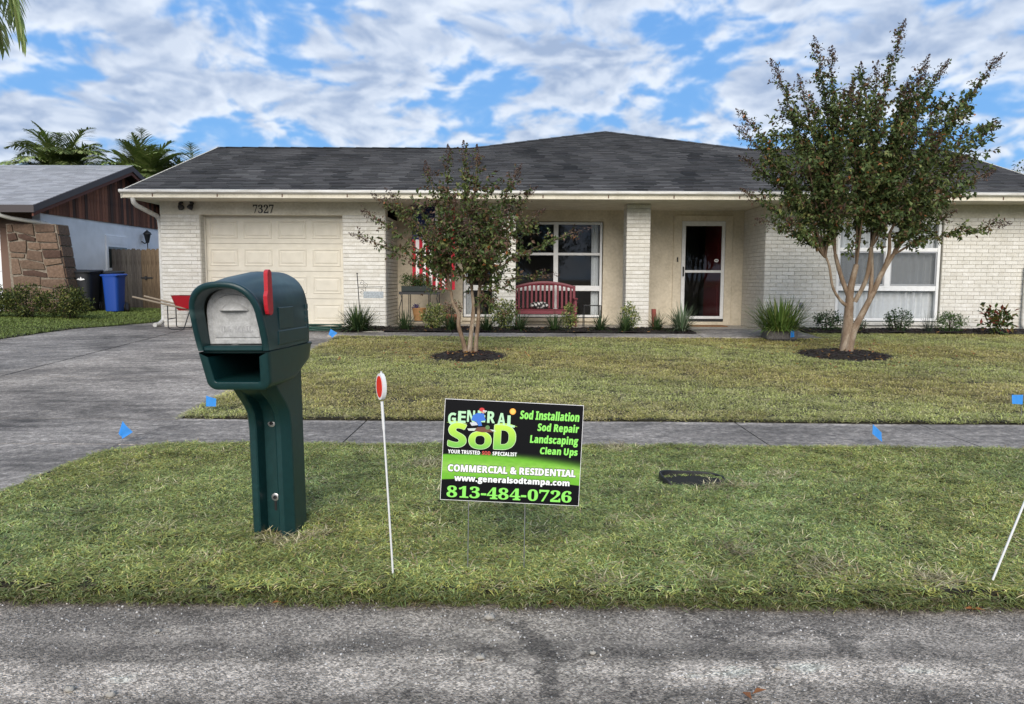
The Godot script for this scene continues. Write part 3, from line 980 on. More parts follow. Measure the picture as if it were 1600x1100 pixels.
func build_roof(h: Node3D):
	var ey := 2.93
	var ez := -14.6
	var sl := 1.0 / 3.0
	var on := func(x: float, d: float) -> Vector3: return Vector3(x, ey + sl * (d - 14.6), -d)   # a point of the front slope, d metres from the street side
	var xl := -7.50
	var xr := 10.50
	var rd := 19.41       # ridge
	var apex := Vector3(2.39, ey + sl * (22.26 - 14.6), -22.26)
	# deck: thick sheet below the shingles, all slopes
	var m := MB.new()
	var dn := Vector3(0, -0.02, 0)
	var P: Array = [on.call(xl, 14.6), on.call(xr, 14.6), on.call(xr, rd), on.call(5.6, rd), on.call(-1.24, rd), on.call(xl, rd)]
	m.quad(P[0] + dn, P[1] + dn, P[2] + dn, P[5] + dn)
	m.tri(P[4] + dn, P[3] + dn, apex + dn)
	var back := func(x: float) -> Vector3: return Vector3(x, ey, -(rd + rd - 14.6))
	m.quad(P[5] + dn, P[2] + dn, back.call(xr), back.call(xl))
	var ra := Vector3(2.39, apex.y, -30.0)
	m.quad(P[4] + dn, apex + dn, ra + dn, Vector3(-2.6, ey + 0.6, -30.0))
	m.quad(apex + dn, P[3] + dn, Vector3(7.4, ey + 0.6, -30.0), ra + dn)
	# eave board and rake boards
	var u := Vector3(0, -0.13, 0)
	m.quad(P[0] + u, P[1] + u, P[1] + dn, P[0] + dn)
	var roof := part(m, "roof", mat(Color(0.05, 0.05, 0.052), 0.95), h)
	for x in [xl, xr]:
		var rb := MB.new()
		var sgn := -1.0 if x < 0 else 1.0
		rb.prism([Vector2(0, -0.14), Vector2(0.03, -0.14), Vector2(0.03, 0.012), Vector2(0, 0.012)], on.call(x, 14.62), on.call(x, rd), Vector3(sgn, 0, 0), Vector3.UP)
		rb.prism([Vector2(0, -0.14), Vector2(0.03, -0.14), Vector2(0.03, 0.012), Vector2(0, 0.012)], on.call(x, rd), back.call(x), Vector3(sgn, 0, 0), Vector3.UP)
		part(rb, "rake_board", M.frieze, roof)
	# shingles, tab by tab in overlapping courses
	var f1 := noise(61, 0.35, 4)
	var f2 := noise(62, 1.6, 3)
	var s := MB.new()
	var expo := 0.140
	var slope_len := sqrt(1.0 + sl * sl)
	var dirv := Vector3(0, sl, -1.0).normalized()
	var nv := Vector3(0, 1.0, sl).normalized()
	var nrow := int((22.26 - 14.6) * slope_len / expo)
	for r in nrow:
		var d := 14.6 + r * expo / slope_len
		var a := xl
		var b := xr
		if d > rd - 0.05:
			var t := (d - rd) / (22.26 - rd)
			a = lerpf(-1.24, 2.39, t); b = lerpf(5.6, 2.39, t)
		var x := a - (rng.randf() * 0.3)
		var wob := rng.randf_range(-0.004, 0.004)
		while x < b:
			var wd := 0.305 if rng.randf() < 0.7 else rng.randf_range(0.15, 0.42)
			var p0: float = max(x, a)
			var p1: float = min(x + wd - 0.004, b)
			if p1 - p0 > 0.02:
				var th := 0.011 + rng.randf() * 0.006
				var st := f1.get_noise_2d(p0 * 1.8, d * 0.5) * 0.5 + f2.get_noise_2d(p0 * 1.4, d * 0.35) * 0.5
				var v := 0.100 * (1.0 + st * 2.0) * rng.randf_range(0.82, 1.20)
				s.col = Color(v * 1.05, v, v * 0.94)
				var q := Vector3(p0, ey, ez) + dirv * (r * expo - 0.012 + wob + rng.randf_range(-0.003, 0.003))
				var e := Vector3(p1 - p0, 0, 0)
				var k := dirv * (expo + 0.02)
				var lo := nv * th
				var hi := nv * 0.001
				s.quad(q + lo, q + e + lo, q + e + k + hi, q + k + hi)
				s.col = Color(0.018, 0.018, 0.019)  # cut edge coloured near black to stand in for the course shadow line
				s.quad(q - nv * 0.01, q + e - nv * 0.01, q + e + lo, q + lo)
			x += wd
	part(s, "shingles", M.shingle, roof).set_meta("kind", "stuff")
	# ridge caps
	var rc := MB.new()
	for seg in [[on.call(xl, rd), on.call(-1.24, rd)], [on.call(-1.24, rd), apex], [apex, on.call(5.6, rd)], [on.call(5.6, rd), on.call(xr, rd)]]:
		var a: Vector3 = seg[0]
		var b: Vector3 = seg[1]
		var len := (b - a).length()
		var k := int(len / 0.2)
		var dd := (b - a) / len
		var side := dd.cross(Vector3.UP).normalized()
		for q in k:
			var v := 0.075 * rng.randf_range(0.8, 1.25)
			rc.col = Color(v, v, v)
			var o := a + dd * (q * len / k)
			var l := dd * (len / k + 0.04)
			var up := Vector3(0, 0.016 + 0.004 * (q % 2), 0)
			rc.quad(o + side * 0.14 - Vector3(0, 0.03, 0) + up, o + side * 0.14 - Vector3(0, 0.03, 0) + l + up * 0.7, o + l + up, o + up * 1.3)
			rc.quad(o + up * 1.3, o + l + up, o - side * 0.14 - Vector3(0, 0.03, 0) + l + up * 0.7, o - side * 0.14 - Vector3(0, 0.03, 0) + up)
	part(rc, "ridge_caps", M.shingle, roof).set_meta("kind", "stuff")

var fonts := {}
func text(s: String, family: String, w: float, ht: float, m: Material, parent: Node3D, at: Vector3, depth := 0.001, bs := Basis(), bold := 0.0) -> MeshInstance3D:
	# lettering fitted to a width and a height; bold: stroke thickening in metres
	if not fonts.has(family):
		var sf := SystemFont.new()
		sf.font_names = PackedStringArray([family])
		sf.font_weight = 700
		fonts[family] = sf
	var t := TextMesh.new()
	t.text = s
	t.font = fonts[family]
	t.font_size = 48
	t.pixel_size = 0.01
	t.curve_step = 1.5
	t.depth = 0.01
	var src := t.surface_get_arrays(0)
	var am := ArrayMesh.new()
	am.add_surface_from_arrays(Mesh.PRIMITIVE_TRIANGLES, src)
	var bb := am.get_aabb()
	var sc := Vector3((w - bold * 2.0) / bb.size.x, (ht - bold * 2.0) / bb.size.y, depth / max(bb.size.z, 0.0001))
	if bold > 0.0:
		var a := []
		a.resize(Mesh.ARRAY_MAX)
		var v := PackedVector3Array()
		var n := PackedVector3Array()
		var ix := PackedInt32Array()
		for k in 9:
			var o := Vector3.ZERO if k == 8 else Vector3(cos(TAU * k / 8.0) * bold / sc.x, sin(TAU * k / 8.0) * bold / sc.y, -0.0006 - 0.0002 * k)
			var f := v.size()
			for p in src[Mesh.ARRAY_VERTEX]: v.append(p + o)
			n.append_array(src[Mesh.ARRAY_NORMAL])
			for q in src[Mesh.ARRAY_INDEX]: ix.append(q + f)
		a[Mesh.ARRAY_VERTEX] = v; a[Mesh.ARRAY_NORMAL] = n; a[Mesh.ARRAY_INDEX] = ix
		am = ArrayMesh.new()
		am.add_surface_from_arrays(Mesh.PRIMITIVE_TRIANGLES, a)
		bb = am.get_aabb()
	var b := bs * Basis.from_scale(sc)
	return put("lettering", am, m, parent, at - b * bb.get_center(), b)

# ---------------------------------------------------------------- the house next door
func build_neighbour():
	var n := thing("neighbour_house", "white house next door with brown plank gable, grey roof and stone pier", "house", Vector3(-15.0, 0.4, -22.0))
	var gy := 0.25
	var X := -11.7
	var m := MB.new()
	slab(m, Vector3(X - 0.2, gy, -26.6), Vector3(X, 2.91, -18.85))
	slab(m, Vector3(-24.0, gy, -26.8), Vector3(X - 0.2, 2.91, -26.6))
	part(m, "side_wall", M.neighbour_white, n)
	m = MB.new()
	slab(m, Vector3(-24.0, gy, -19.05), Vector3(-15.4, 2.91, -18.86))
	slab(m, Vector3(-15.4, 2.52, -19.05), Vector3(X - 0.201, 2.91, -18.86))
	slab(m, Vector3(-12.75, gy, -19.05), Vector3(X - 0.201, 2.52, -18.9))
	part(m, "front_wall", mat(Color(0.16, 0.10, 0.075), 0.9), n)
	for r in 4:
		m = MB.new()
		slab(m, Vector3(-15.4, 0.36 + r * 0.54, -19.0), Vector3(-12.28, 0.895 + r * 0.54, -18.93), 0.006)
		part(m, "garage_door_section", M.neighbour_white, n)
	# gable planks
	var peak := Vector3(X, 4.44, -22.6)
	var z := -18.0
	var eave := 2.90
	while z > -27.1:
		var z2 := z - 0.145
		var hy := func(q: float) -> float: return 4.40 - abs(q + 22.6) * (4.40 - eave) / 4.62 - 0.06
		if hy.call(z) > 2.86 or hy.call(z2) > 2.86:
			m = MB.new()
			var v := rng.randf_range(0.45, 1.35)
			var dk := rng.randf()
			m.col = Color(0.36, 0.145, 0.08) * v if dk > 0.2 else Color(0.12, 0.065, 0.046)
			var xo := X + 0.03 + rng.randf_range(0, 0.008)
			var a0 := 2.86
			m.quad(Vector3(xo, a0, z - 0.004), Vector3(xo, a0, z2 + 0.004), Vector3(xo, max(a0, hy.call(z2)), z2 + 0.004), Vector3(xo, max(a0, hy.call(z)), z - 0.004))
			m.quad(Vector3(X, a0, z - 0.004), Vector3(X, max(a0, hy.call(z)), z - 0.004), Vector3(xo, max(a0, hy.call(z)), z - 0.004), Vector3(xo, a0, z - 0.004))
			m.quad(Vector3(X, a0, z2 + 0.004), Vector3(xo, a0, z2 + 0.004), Vector3(xo, max(a0, hy.call(z2)), z2 + 0.004), Vector3(X, max(a0, hy.call(z2)), z2 + 0.004))
			m.quad(Vector3(X, a0, z2), Vector3(xo, a0, z2), Vector3(xo, a0, z), Vector3(X, a0, z))
			part(m, "plank", M.wood_raw, n)
		z = z2
	m = MB.new()
	m.prism([Vector2(-18.1, 2.86), Vector2(-27.1, 2.86), Vector2(-22.6, 4.36)], Vector3(X - 0.1, 0, 0), Vector3(X + 0.004, 0, 0), Vector3.BACK, Vector3.UP)
	part(m, "gable", M.black, n)
	# roof
	var RX := -11.28
	m = MB.new()
	var up := Vector3(0, 0.06, 0)
	var E := Vector3(RX, 2.92, -17.94)
	var R := Vector3(RX, 4.47, -22.6)
	var B := Vector3(RX, 2.92, -27.2)
	var L := Vector3(-16, 0, 0)
	m.col = Color(0.2, 0.21, 0.23)
	m.quad(E + L, E, R, R + L)
	m.quad(R + L, R, B, B + L)
	var roof := part(m, "roof", mat(Color(0.08, 0.05, 0.04), 0.9), n)
	var s := MB.new()
	var dv := (R - E)
	var ln := dv.length()
	dv /= ln
	var nv := Vector3.RIGHT.cross(dv).normalized()
	var rows := int(ln / 0.14)
	for r in rows + 1:
		var x := -27.0 + rng.randf() * 0.3
		while x < RX:
			var wd := rng.randf_range(0.2, 0.4)
			var v := 0.48 * rng.randf_range(0.8, 1.2)
			s.col = Color(v * 0.97, v, v * 1.05)
			var q := Vector3(x, E.y, E.z) + dv * r * 0.14 + nv * 0.05
			var e := Vector3(min(wd - 0.004, RX - x), 0, 0)
			s.quad(q + nv * 0.01, q + e + nv * 0.01, q + e + dv * 0.16, q + dv * 0.16)
			s.quad(q - nv * 0.01, q + e - nv * 0.01, q + e + nv * 0.01, q + nv * 0.01)
			x += wd
	part(s, "shingles", M.shingle, roof).set_meta("kind", "stuff")
	m = MB.new()
	for q in [[E, R], [R, B]]:
		m.prism([Vector2(0, -0.10), Vector2(0.03, -0.10), Vector2(0.03, 0.055), Vector2(0, 0.055)], q[0], q[1], Vector3.RIGHT, Vector3.UP)
	m.prism([Vector2(0, -0.12), Vector2(0.05, -0.12), Vector2(0.05, 0.05), Vector2(0, 0.05)], E + L, E + Vector3(0.03, 0, 0), Vector3.BACK, Vector3.UP)
	part(m, "fascia", mat(Color(0.06, 0.05, 0.05), 0.7), roof)
	m = MB.new()
	for q in [[E, R], [R, B]]:
		m.prism([Vector2(0, -0.20), Vector2(0.04, -0.20), Vector2(0.04, -0.105), Vector2(0, -0.105)], q[0] + Vector3(-0.05, 0, 0), q[1] + Vector3(-0.05, 0, 0), Vector3.RIGHT, Vector3.UP)
	part(m, "rake_board", mat(Color(0.13, 0.045, 0.028), 0.8), roof)
	# stone pier, stone by stone, widening towards its foot
	var pz := -18.46
	var pier := func(u: float, v: float, zz: float) -> Vector3:
		var y := lerpf(2.57, 0.25, v)
		return Vector3(lerpf(lerpf(-12.30, -12.22, v), lerpf(-11.10, -10.78, v), u), y, zz)
	m = MB.new()
	m.col = Color(0.36, 0.31, 0.25)
	var c0 := [pier.call(0, 0, pz), pier.call(1, 0, pz), pier.call(1, 1, pz), pier.call(0, 1, pz)]
	var c1 := []
	for p in c0: c1.append(p + Vector3(0, 0, -0.5))
	m.quad(c0[3], c0[2], c0[1], c0[0])
	for k in 4: m.quad(c0[k], c0[(k + 1) % 4], c1[(k + 1) % 4], c1[k])
	var pr := part(m, "stone_pier", M.stone, n)
	# outlines in pier millimetres: x from the left edge, y down from the top
	var stones := [[[70, 190], [115, 190], [125, 258], [72, 262]], [[125, 185], [318, 182], [328, 295], [240, 275], [135, 245]], [[335, 190], [445, 185], [520, 192], [522, 255], [345, 262]],
		[[75, 280], [150, 270], [165, 330], [82, 348]], [[178, 282], [235, 280], [335, 318], [332, 348], [240, 338], [176, 310]], [[348, 278], [485, 265], [535, 268], [545, 355], [350, 348]],
		[[85, 360], [245, 345], [248, 400], [240, 455], [88, 445]], [[262, 362], [372, 362], [380, 420], [340, 430], [266, 416]], [[385, 368], [545, 365], [556, 418], [388, 420]],
		[[90, 458], [225, 470], [218, 502], [92, 500]], [[255, 432], [385, 445], [393, 540], [240, 512]], [[398, 435], [470, 428], [570, 432], [575, 500], [415, 505]],
		[[95, 515], [158, 515], [185, 655], [98, 662]], [[172, 530], [250, 524], [400, 560], [415, 615], [190, 605]], [[408, 518], [575, 510], [582, 552], [420, 578]],
		[[200, 628], [300, 620], [425, 650], [428, 690], [198, 668]], [[430, 592], [535, 570], [590, 575], [605, 692], [440, 688]], [[105, 685], [200, 678], [362, 690], [358, 765], [108, 770]],
		[[375, 710], [600, 705], [622, 765], [500, 790], [370, 768]], [[110, 785], [240, 780], [250, 880], [115, 885]], [[262, 785], [480, 800], [490, 890], [265, 885]], [[500, 800], [630, 780], [645, 890], [505, 890]],
		[[118, 900], [330, 900], [335, 1035], [125, 1035]], [[345, 905], [650, 905], [668, 1035], [350, 1035]]]
	var dark_ones := [3, 4, 11, 15]
	for k in stones.size():
		var zf := pz + rng.randf_range(0.025, 0.05)
		var f := []
		var cen := Vector3.ZERO
		for q in stones[k]:
			var px: float = q[0] / 6.11
			var py: float = 320.0 + q[1] / 6.11
			f.append(Vector3(-12.25 + (px - 12.0) * 0.01534, 2.57 - (py - 350.0) * 0.01536, zf + rng.randf_range(-0.006, 0.006)))
			cen += f[f.size() - 1]
		cen /= f.size()
		cen.z += 0.012
		m = MB.new()
		var t := rng.randf_range(0.8, 1.12)
		m.col = Color(0.245, 0.165, 0.115) * t if not k in dark_ones else Color(0.12, 0.07, 0.048)
		var nf := f.size()
		for e in nf:
			var p: Vector3 = f[e]
			var q: Vector3 = f[(e + 1) % nf]
			m.tri(cen, q, p)
			m.quad(p + Vector3(0, 0, -0.07), p, q, q + Vector3(0, 0, -0.07))
		part(m, "stone", M.stone, pr)
	for r in 9:
		m = MB.new()
		var v0 := r / 9.0 + 0.008
		var v1 := (r + 1) / 9.0 - 0.008
		m.col = Color(0.21, 0.14, 0.097) * rng.randf_range(0.7, 1.1)
		var a: Vector3 = pier.call(1, v0, pz)
		var b: Vector3 = pier.call(1, v1, pz)
		var xo := Vector3(0.03, 0, 0)
		m.quad(b + xo + Vector3(0, 0, -0.02), b + xo + Vector3(0, 0, -0.47), a + xo + Vector3(0, 0, -0.47), a + xo + Vector3(0, 0, -0.02))
		m.quad(b + xo + Vector3(0, 0, -0.02), a + xo + Vector3(0, 0, -0.02), a + Vector3(0, 0, -0.02), b + Vector3(0, 0, -0.02))
		part(m, "stone", M.stone, pr)
	# downpipe, window, lantern
	m = MB.new()
	m.tube([Vector3(-12.1, 2.84, -17.95), Vector3(-12.1, 2.74, -17.97), Vector3(-11.95, 2.68, -18.15), Vector3(-11.45, 2.60, -18.6), Vector3(-11.3, 2.5, -18.8)], 0.05, 8)
	part(m, "downpipe", M.gutter, n)
	m = MB.new()
	slab(m, Vector3(X - 0.01, 1.5, -22.95), Vector3(X + 0.04, 2.5, -21.75), 0.005)
	var w := part(m, "window", M.neighbour_white, n)
	m = MB.new()
	slab(m, Vector3(X + 0.03, 1.58, -22.87), Vector3(X + 0.046, 2.18, -21.85))
	part(m, "pane", mat(Color(0.02, 0.03, 0.03), 0.1), w)
	m = MB.new()
	slab(m, Vector3(X + 0.03, 2.26, -22.87), Vector3(X + 0.046, 2.43, -21.85))
	part(m, "pane", M.neighbour_white, w)
	var lp := Vector3(X + 0.18, 2.55, -23.87)
	m = MB.new()
	m.tube([Vector3(X, 2.42, lp.z), Vector3(X + 0.09, 2.36, lp.z), lp + Vector3(0, -0.16, 0)], 0.018, 6)
	m.tube([lp + Vector3(0, -0.55, 0), lp + Vector3(0, -0.16, 0)], [0.008, 0.018], 6)
	m.lathe(lp, [Vector2(0.05, -0.17), Vector2(0.055, -0.15), Vector2(0.11, 0.08), Vector2(0.15, 0.09), Vector2(0.10, 0.15), Vector2(0.03, 0.2), Vector2(0.0, 0.24)], 6)
	part(m, "lantern", M.iron, n)
	# wooden fence between the houses
	var f := thing("wooden_fence", "weathered grey board fence with a newer tan gate between the houses", "fence", Vector3(-10.6, 0.3, -22.0))
	var x := -11.95
	var bm := {}
	while x < -6.6:
		var tan_b := x > -10.86
		m = MB.new()
		var t := rng.randf_range(0.75, 1.2)
		m.col = Color(0.29, 0.215, 0.135) * t if tan_b else Color(0.17, 0.155, 0.14) * t
		var wd := 0.137
		var yt := 2.12 + rng.randf_range(-0.015, 0.015)
		var zz := -22.0 + rng.randf_range(0, 0.008)
		m.prism([Vector2(0, 0.27), Vector2(wd, 0.27), Vector2(wd, yt - 0.04), Vector2(wd - 0.03, yt), Vector2(0.03, yt), Vector2(0, yt - 0.04)], Vector3(x, 0, zz), Vector3(x, 0, zz - 0.02), Vector3.RIGHT, Vector3.UP)
		var bd := part(m, "board", M.wood_raw, f)
		if not tan_b and x > -11.5: bd.set_meta("label", "grey board bleached white towards its foot")
		x += 0.142
	m = MB.new()
	m.col = Color(0.12, 0.10, 0.08)
	for y in [0.6, 1.2, 1.8]: slab(m, Vector3(-11.95, y, -22.08), Vector3(-6.6, y + 0.09, -22.025))
	part(m, "rail", M.wood_raw, f)
	m = MB.new()
	slab(m, Vector3(-10.83, 1.28, -21.985), Vector3(-10.5, 1.32, -21.97))
	slab(m, Vector3(-10.72, 1.25, -21.98), Vector3(-10.66, 1.35, -21.955))
	part(m, "gate_latch", M.iron, f)
	# wheeled bins
	var bin := func(called: String, label: String, at: Vector3, w0: float, hgt: float, mm: Material, turn: float):
		var b := thing(called, label, "bin", at, "wheeled bins beside the fence", turn)
		var q := MB.new()
		var rws := []
		for e in [[0.0, 0.80], [0.02, 0.82], [hgt * 0.86, 1.0], [hgt * 0.87, 1.06], [hgt * 0.91, 1.06]]:
			var r := PackedVector3Array()
			for k in 24:
				var a := -TAU * k / 24.0
				var cx: float = sign(cos(a)) * pow(abs(cos(a)), 0.45)
				var cz: float = sign(sin(a)) * pow(abs(sin(a)), 0.45)
				r.append(Vector3(cx * w0 * 0.5 * e[1], e[0] + 0.03, cz * w0 * 0.56 * e[1]))
			rws.append(r)
		q.grid(rws, true)
		part(q, "body", mm, b, true)
		q = MB.new()
		q.box(Vector3(0, hgt * 0.95, 0), Vector3(w0 * 1.08, 0.05, w0 * 1.2), Basis(Vector3.RIGHT, 0.05), 0.02)
		q.tube([Vector3(-w0 * 0.4, hgt * 0.93, -w0 * 0.64), Vector3(w0 * 0.4, hgt * 0.93, -w0 * 0.64)], 0.018, 6)
		part(q, "lid", mm, b, true)
		for sx in [-1, 1]:
			q = MB.new()
			q.lathe(Vector3(sx * w0 * 0.42, 0.12, -w0 * 0.5), [Vector2(0, -0.03), Vector2(0.12, -0.03), Vector2(0.12, 0.03), Vector2(0, 0.03)], 16, Basis(Vector3.BACK, PI / 2))
			part(q, "wheel", M.black, b, true)
		return b
	var b1: Node3D = bin.call("wheeled_bin", "wide black wheeled bin with white printed emblem beside the stone pier", Vector3(-10.93, neighbour_y(-10.9, -19.2), -19.2), 0.66, 1.06, M.bin_black, 0.1)
	var e1 := MB.new()
	var leafp := [Vector2(-0.10, 0.0), Vector2(-0.05, 0.035), Vector2(-0.03, 0.01), Vector2(0, 0.07), Vector2(0.03, 0.01), Vector2(0.05, 0.035), Vector2(0.10, 0.0), Vector2(0.0, -0.02)]
	e1.prism(leafp, Vector3(0.12, 0.80, 0.374), Vector3(0.12, 0.80, 0.380), Vector3.RIGHT, Vector3.UP)
	part(e1, "emblem", M.neighbour_white, b1, true)
	bin.call("wheeled_bin", "black wheeled bin squeezed between the wide bin and blue bin", Vector3(-10.62, neighbour_y(-10.6, -19.75), -19.85), 0.50, 1.04, M.bin_black, -0.1)
	bin.call("wheeled_bin", "bright blue recycling bin against the grey fence boards", Vector3(-10.2, neighbour_y(-10.2, -19.3), -19.3), 0.42, 0.98, M.bin_blue, -0.05)

# ---------------------------------------------------------------- trees and plants
func rv(s := 1.0) -> Vector3:
	return Vector3(rng.randf_range(-1, 1), rng.randf_range(-1, 1), rng.randf_range(-1, 1)) * s

func bez(a: Vector3, b: Vector3, c: Vector3, t: float) -> Vector3:
	return a.lerp(b, t).lerp(b.lerp(c, t), t)

func leaf_color(hgt: float, tip: float) -> Color:
	var r := rng.randf()
	var c: Color
	if r < 0.50: c = Color(0.058, 0.086, 0.028)
	elif r < 0.80: c = Color(0.105, 0.135, 0.044)
	elif r < 0.90: c = Color(0.17, 0.175, 0.062)
	elif r < 0.98: c = Color(0.125, 0.075, 0.038)
	elif r < 0.987: c = Color(0.13, 0.10, 0.04)
	else: c = Color(0.34, 0.13, 0.045)
	if rng.randf() < tip * 0.7: c = Color(0.10, 0.062, 0.042)
	return c * rng.randf_range(0.75, 1.3)

func crape(at: Vector3, label: String, stems: Array, tips: Array, density: float, mass: Array, bronze := 0.0):
	# stems: arrays of [points, radii]; tips: [stem hub, Vector3 tip, radius]
	var t := thing("crape_myrtle_tree", label, "tree", at)
	var tr := MB.new()
	var pale := Color(0.38, 0.305, 0.225)
	tr.col = pale
	var bn := noise(66, 3.0, 4)
	for s in stems:
		var cv := Curve3D.new()
		var src: Array = s[0]
		for k in src.size():
			var tan: Vector3 = (src[min(k + 1, src.size() - 1)] - src[max(k - 1, 0)]) / 6.0
			cv.add_point(src[k], -tan, tan)
		var pp := []
		var rr := []
		var steps := 30
		for k in steps + 1:
			var f := (src.size() - 1.0) * k / steps
			var i0 := int(min(f, src.size() - 2.0))
			var p := cv.sample(i0, f - i0)
			pp.append(p)
			rr.append(lerpf(s[1][i0], s[1][i0 + 1], f - i0) * (1.0 + 0.10 * bn.get_noise_1d(p.y * 9.0 + p.x * 20.0)))
		tr.tube(pp, rr, 14)
	# bark: grey-tan with paler and browner plates where it has peeled
	for k in tr.v.size():
		var p := tr.v[k]
		var a := bn.get_noise_3d(p.x * 3.0, p.y * 0.8, p.z * 3.0)
		tr.c[k] = pale.lerp(Color(0.26, 0.185, 0.125), smoothstep(0.0, 0.35, a)).lerp(Color(0.52, 0.46, 0.37), smoothstep(0.05, 0.4, -a))
	var br := MB.new()
	var lf := MB.new()
	var sd := MB.new()
	for q in tips:
		var a: Vector3 = q[0]
		var c: Vector3 = q[1]
		var b := a + Vector3((c.x - a.x) * 0.28, (c.y - a.y) * 0.58, (c.z - a.z) * 0.28) + rv(0.06)
		var pts := []
		var rad := []
		var n := 12
		for k in n + 1:
			var u := k / float(n)
			pts.append(bez(a, b, c, u) + (rv(0.012) if k > 0 and k < n else Vector3.ZERO))
			rad.append(lerpf(q[2], 0.003, pow(u, 0.7)))
		br.col = Color(0.26, 0.195, 0.14)
		br.tube(pts, rad, 6)
		var total := a.distance_to(c)
		var cnt := int(total * density)
		for k in cnt:
			var u := 0.20 + 0.80 * (k + rng.randf()) / cnt
			var p := bez(a, b, c, u)
			var dirn := (bez(a, b, c, min(u + 0.02, 1.0)) - bez(a, b, c, u - 0.02)).normalized()
			var out := (dirn * 0.7 + rv(0.9) + Vector3(0, 0.1, 0)).normalized()
			var ln := rng.randf_range(0.08, 0.30) * (1.2 - 0.62 * u)
			if rng.randf() < 0.18:
				br.col = Color(0.10, 0.07, 0.05)
				br.tube([p, p + out * ln], [0.003, 0.0015], 3, false)
			var m := int(ln / 0.021) + 3
			for e in m:
				var w := (e + 0.5) / m
				var pp := p + out * ln * w + rv(0.012)
				var side := (out * 0.35 + rv(1.0) + Vector3(0, -0.15, 0)).normalized()
				lf.col = leaf_color(pp.y, max(bronze, smoothstep(0.75, 1.0, u)))
				var L := rng.randf_range(0.048, 0.085) * (1.0 - 0.35 * smoothstep(0.7, 1.0, u))
				lf.leaf(pp, side, (Vector3.UP + rv(0.8)).normalized(), L, L * 0.56)
		# seed heads at the tip
		var pd := (c - b).normalized()
		for k in int(110.0 * q[3]):
			var u := rng.randf()
			var p := c + pd * (u * 0.30 - 0.16) + rv(0.10 * (1.05 - u))
			sd.col = Color(0.070, 0.040, 0.030) * rng.randf_range(0.6, 1.5)
			var r := rng.randf_range(0.006, 0.012)
			var d0 := rv(1.0).normalized() * r
			var d1 := d0.cross(Vector3(0.3, 0.8, 0.5)).normalized() * r
			var d2 := d0.cross(d1).normalized() * r
			sd.tri(p + d0, p + d1, p + d2); sd.tri(p - d0, p + d1, p + d2); sd.tri(p + d0, p - d1, p - d2); sd.tri(p - d0, p - d1, p - d2)
	# twigs that fill the body of the crown
	var mc: Vector3 = mass[0]
	var mr: Vector3 = mass[1]
	for k in mass[2]:
		var d := rv(1.0)
		if d.length() > 1.0: continue
		var p := mc + Vector3(d.x * mr.x, d.y * mr.y, d.z * mr.z)
		if d.y < 0.0: p.x = mc.x + d.x * mr.x * (1.0 + 0.35 * d.y)
		var out := (Vector3(d.x, 0.35 + d.y * 0.4, d.z) + rv(0.6)).normalized()
		var ln := rng.randf_range(0.15, 0.32)
		br.col = Color(0.12, 0.085, 0.06)
		br.tube([p - out * 0.05, p + out * ln], [0.003, 0.0015], 3, false)
		for e in 15:
			var pp := p + out * ln * (e / 14.0) + rv(0.015)
			var side := (out * 0.4 + rv(1.0) + Vector3(0, -0.15, 0)).normalized()
			lf.col = leaf_color(pp.y, bronze)
			var L := rng.randf_range(0.055, 0.095)
			lf.leaf(pp, side, (Vector3.UP + rv(0.8)).normalized(), L, L * 0.58)
	var tk := part(tr, "trunk", M.bark, t, true)
	part(br, "limbs", M.bark, t, true)
	var cr := part(lf, "crown", M.leaves, t, true)
	part(sd, "seed_heads", M.plain, cr, true)
	return t

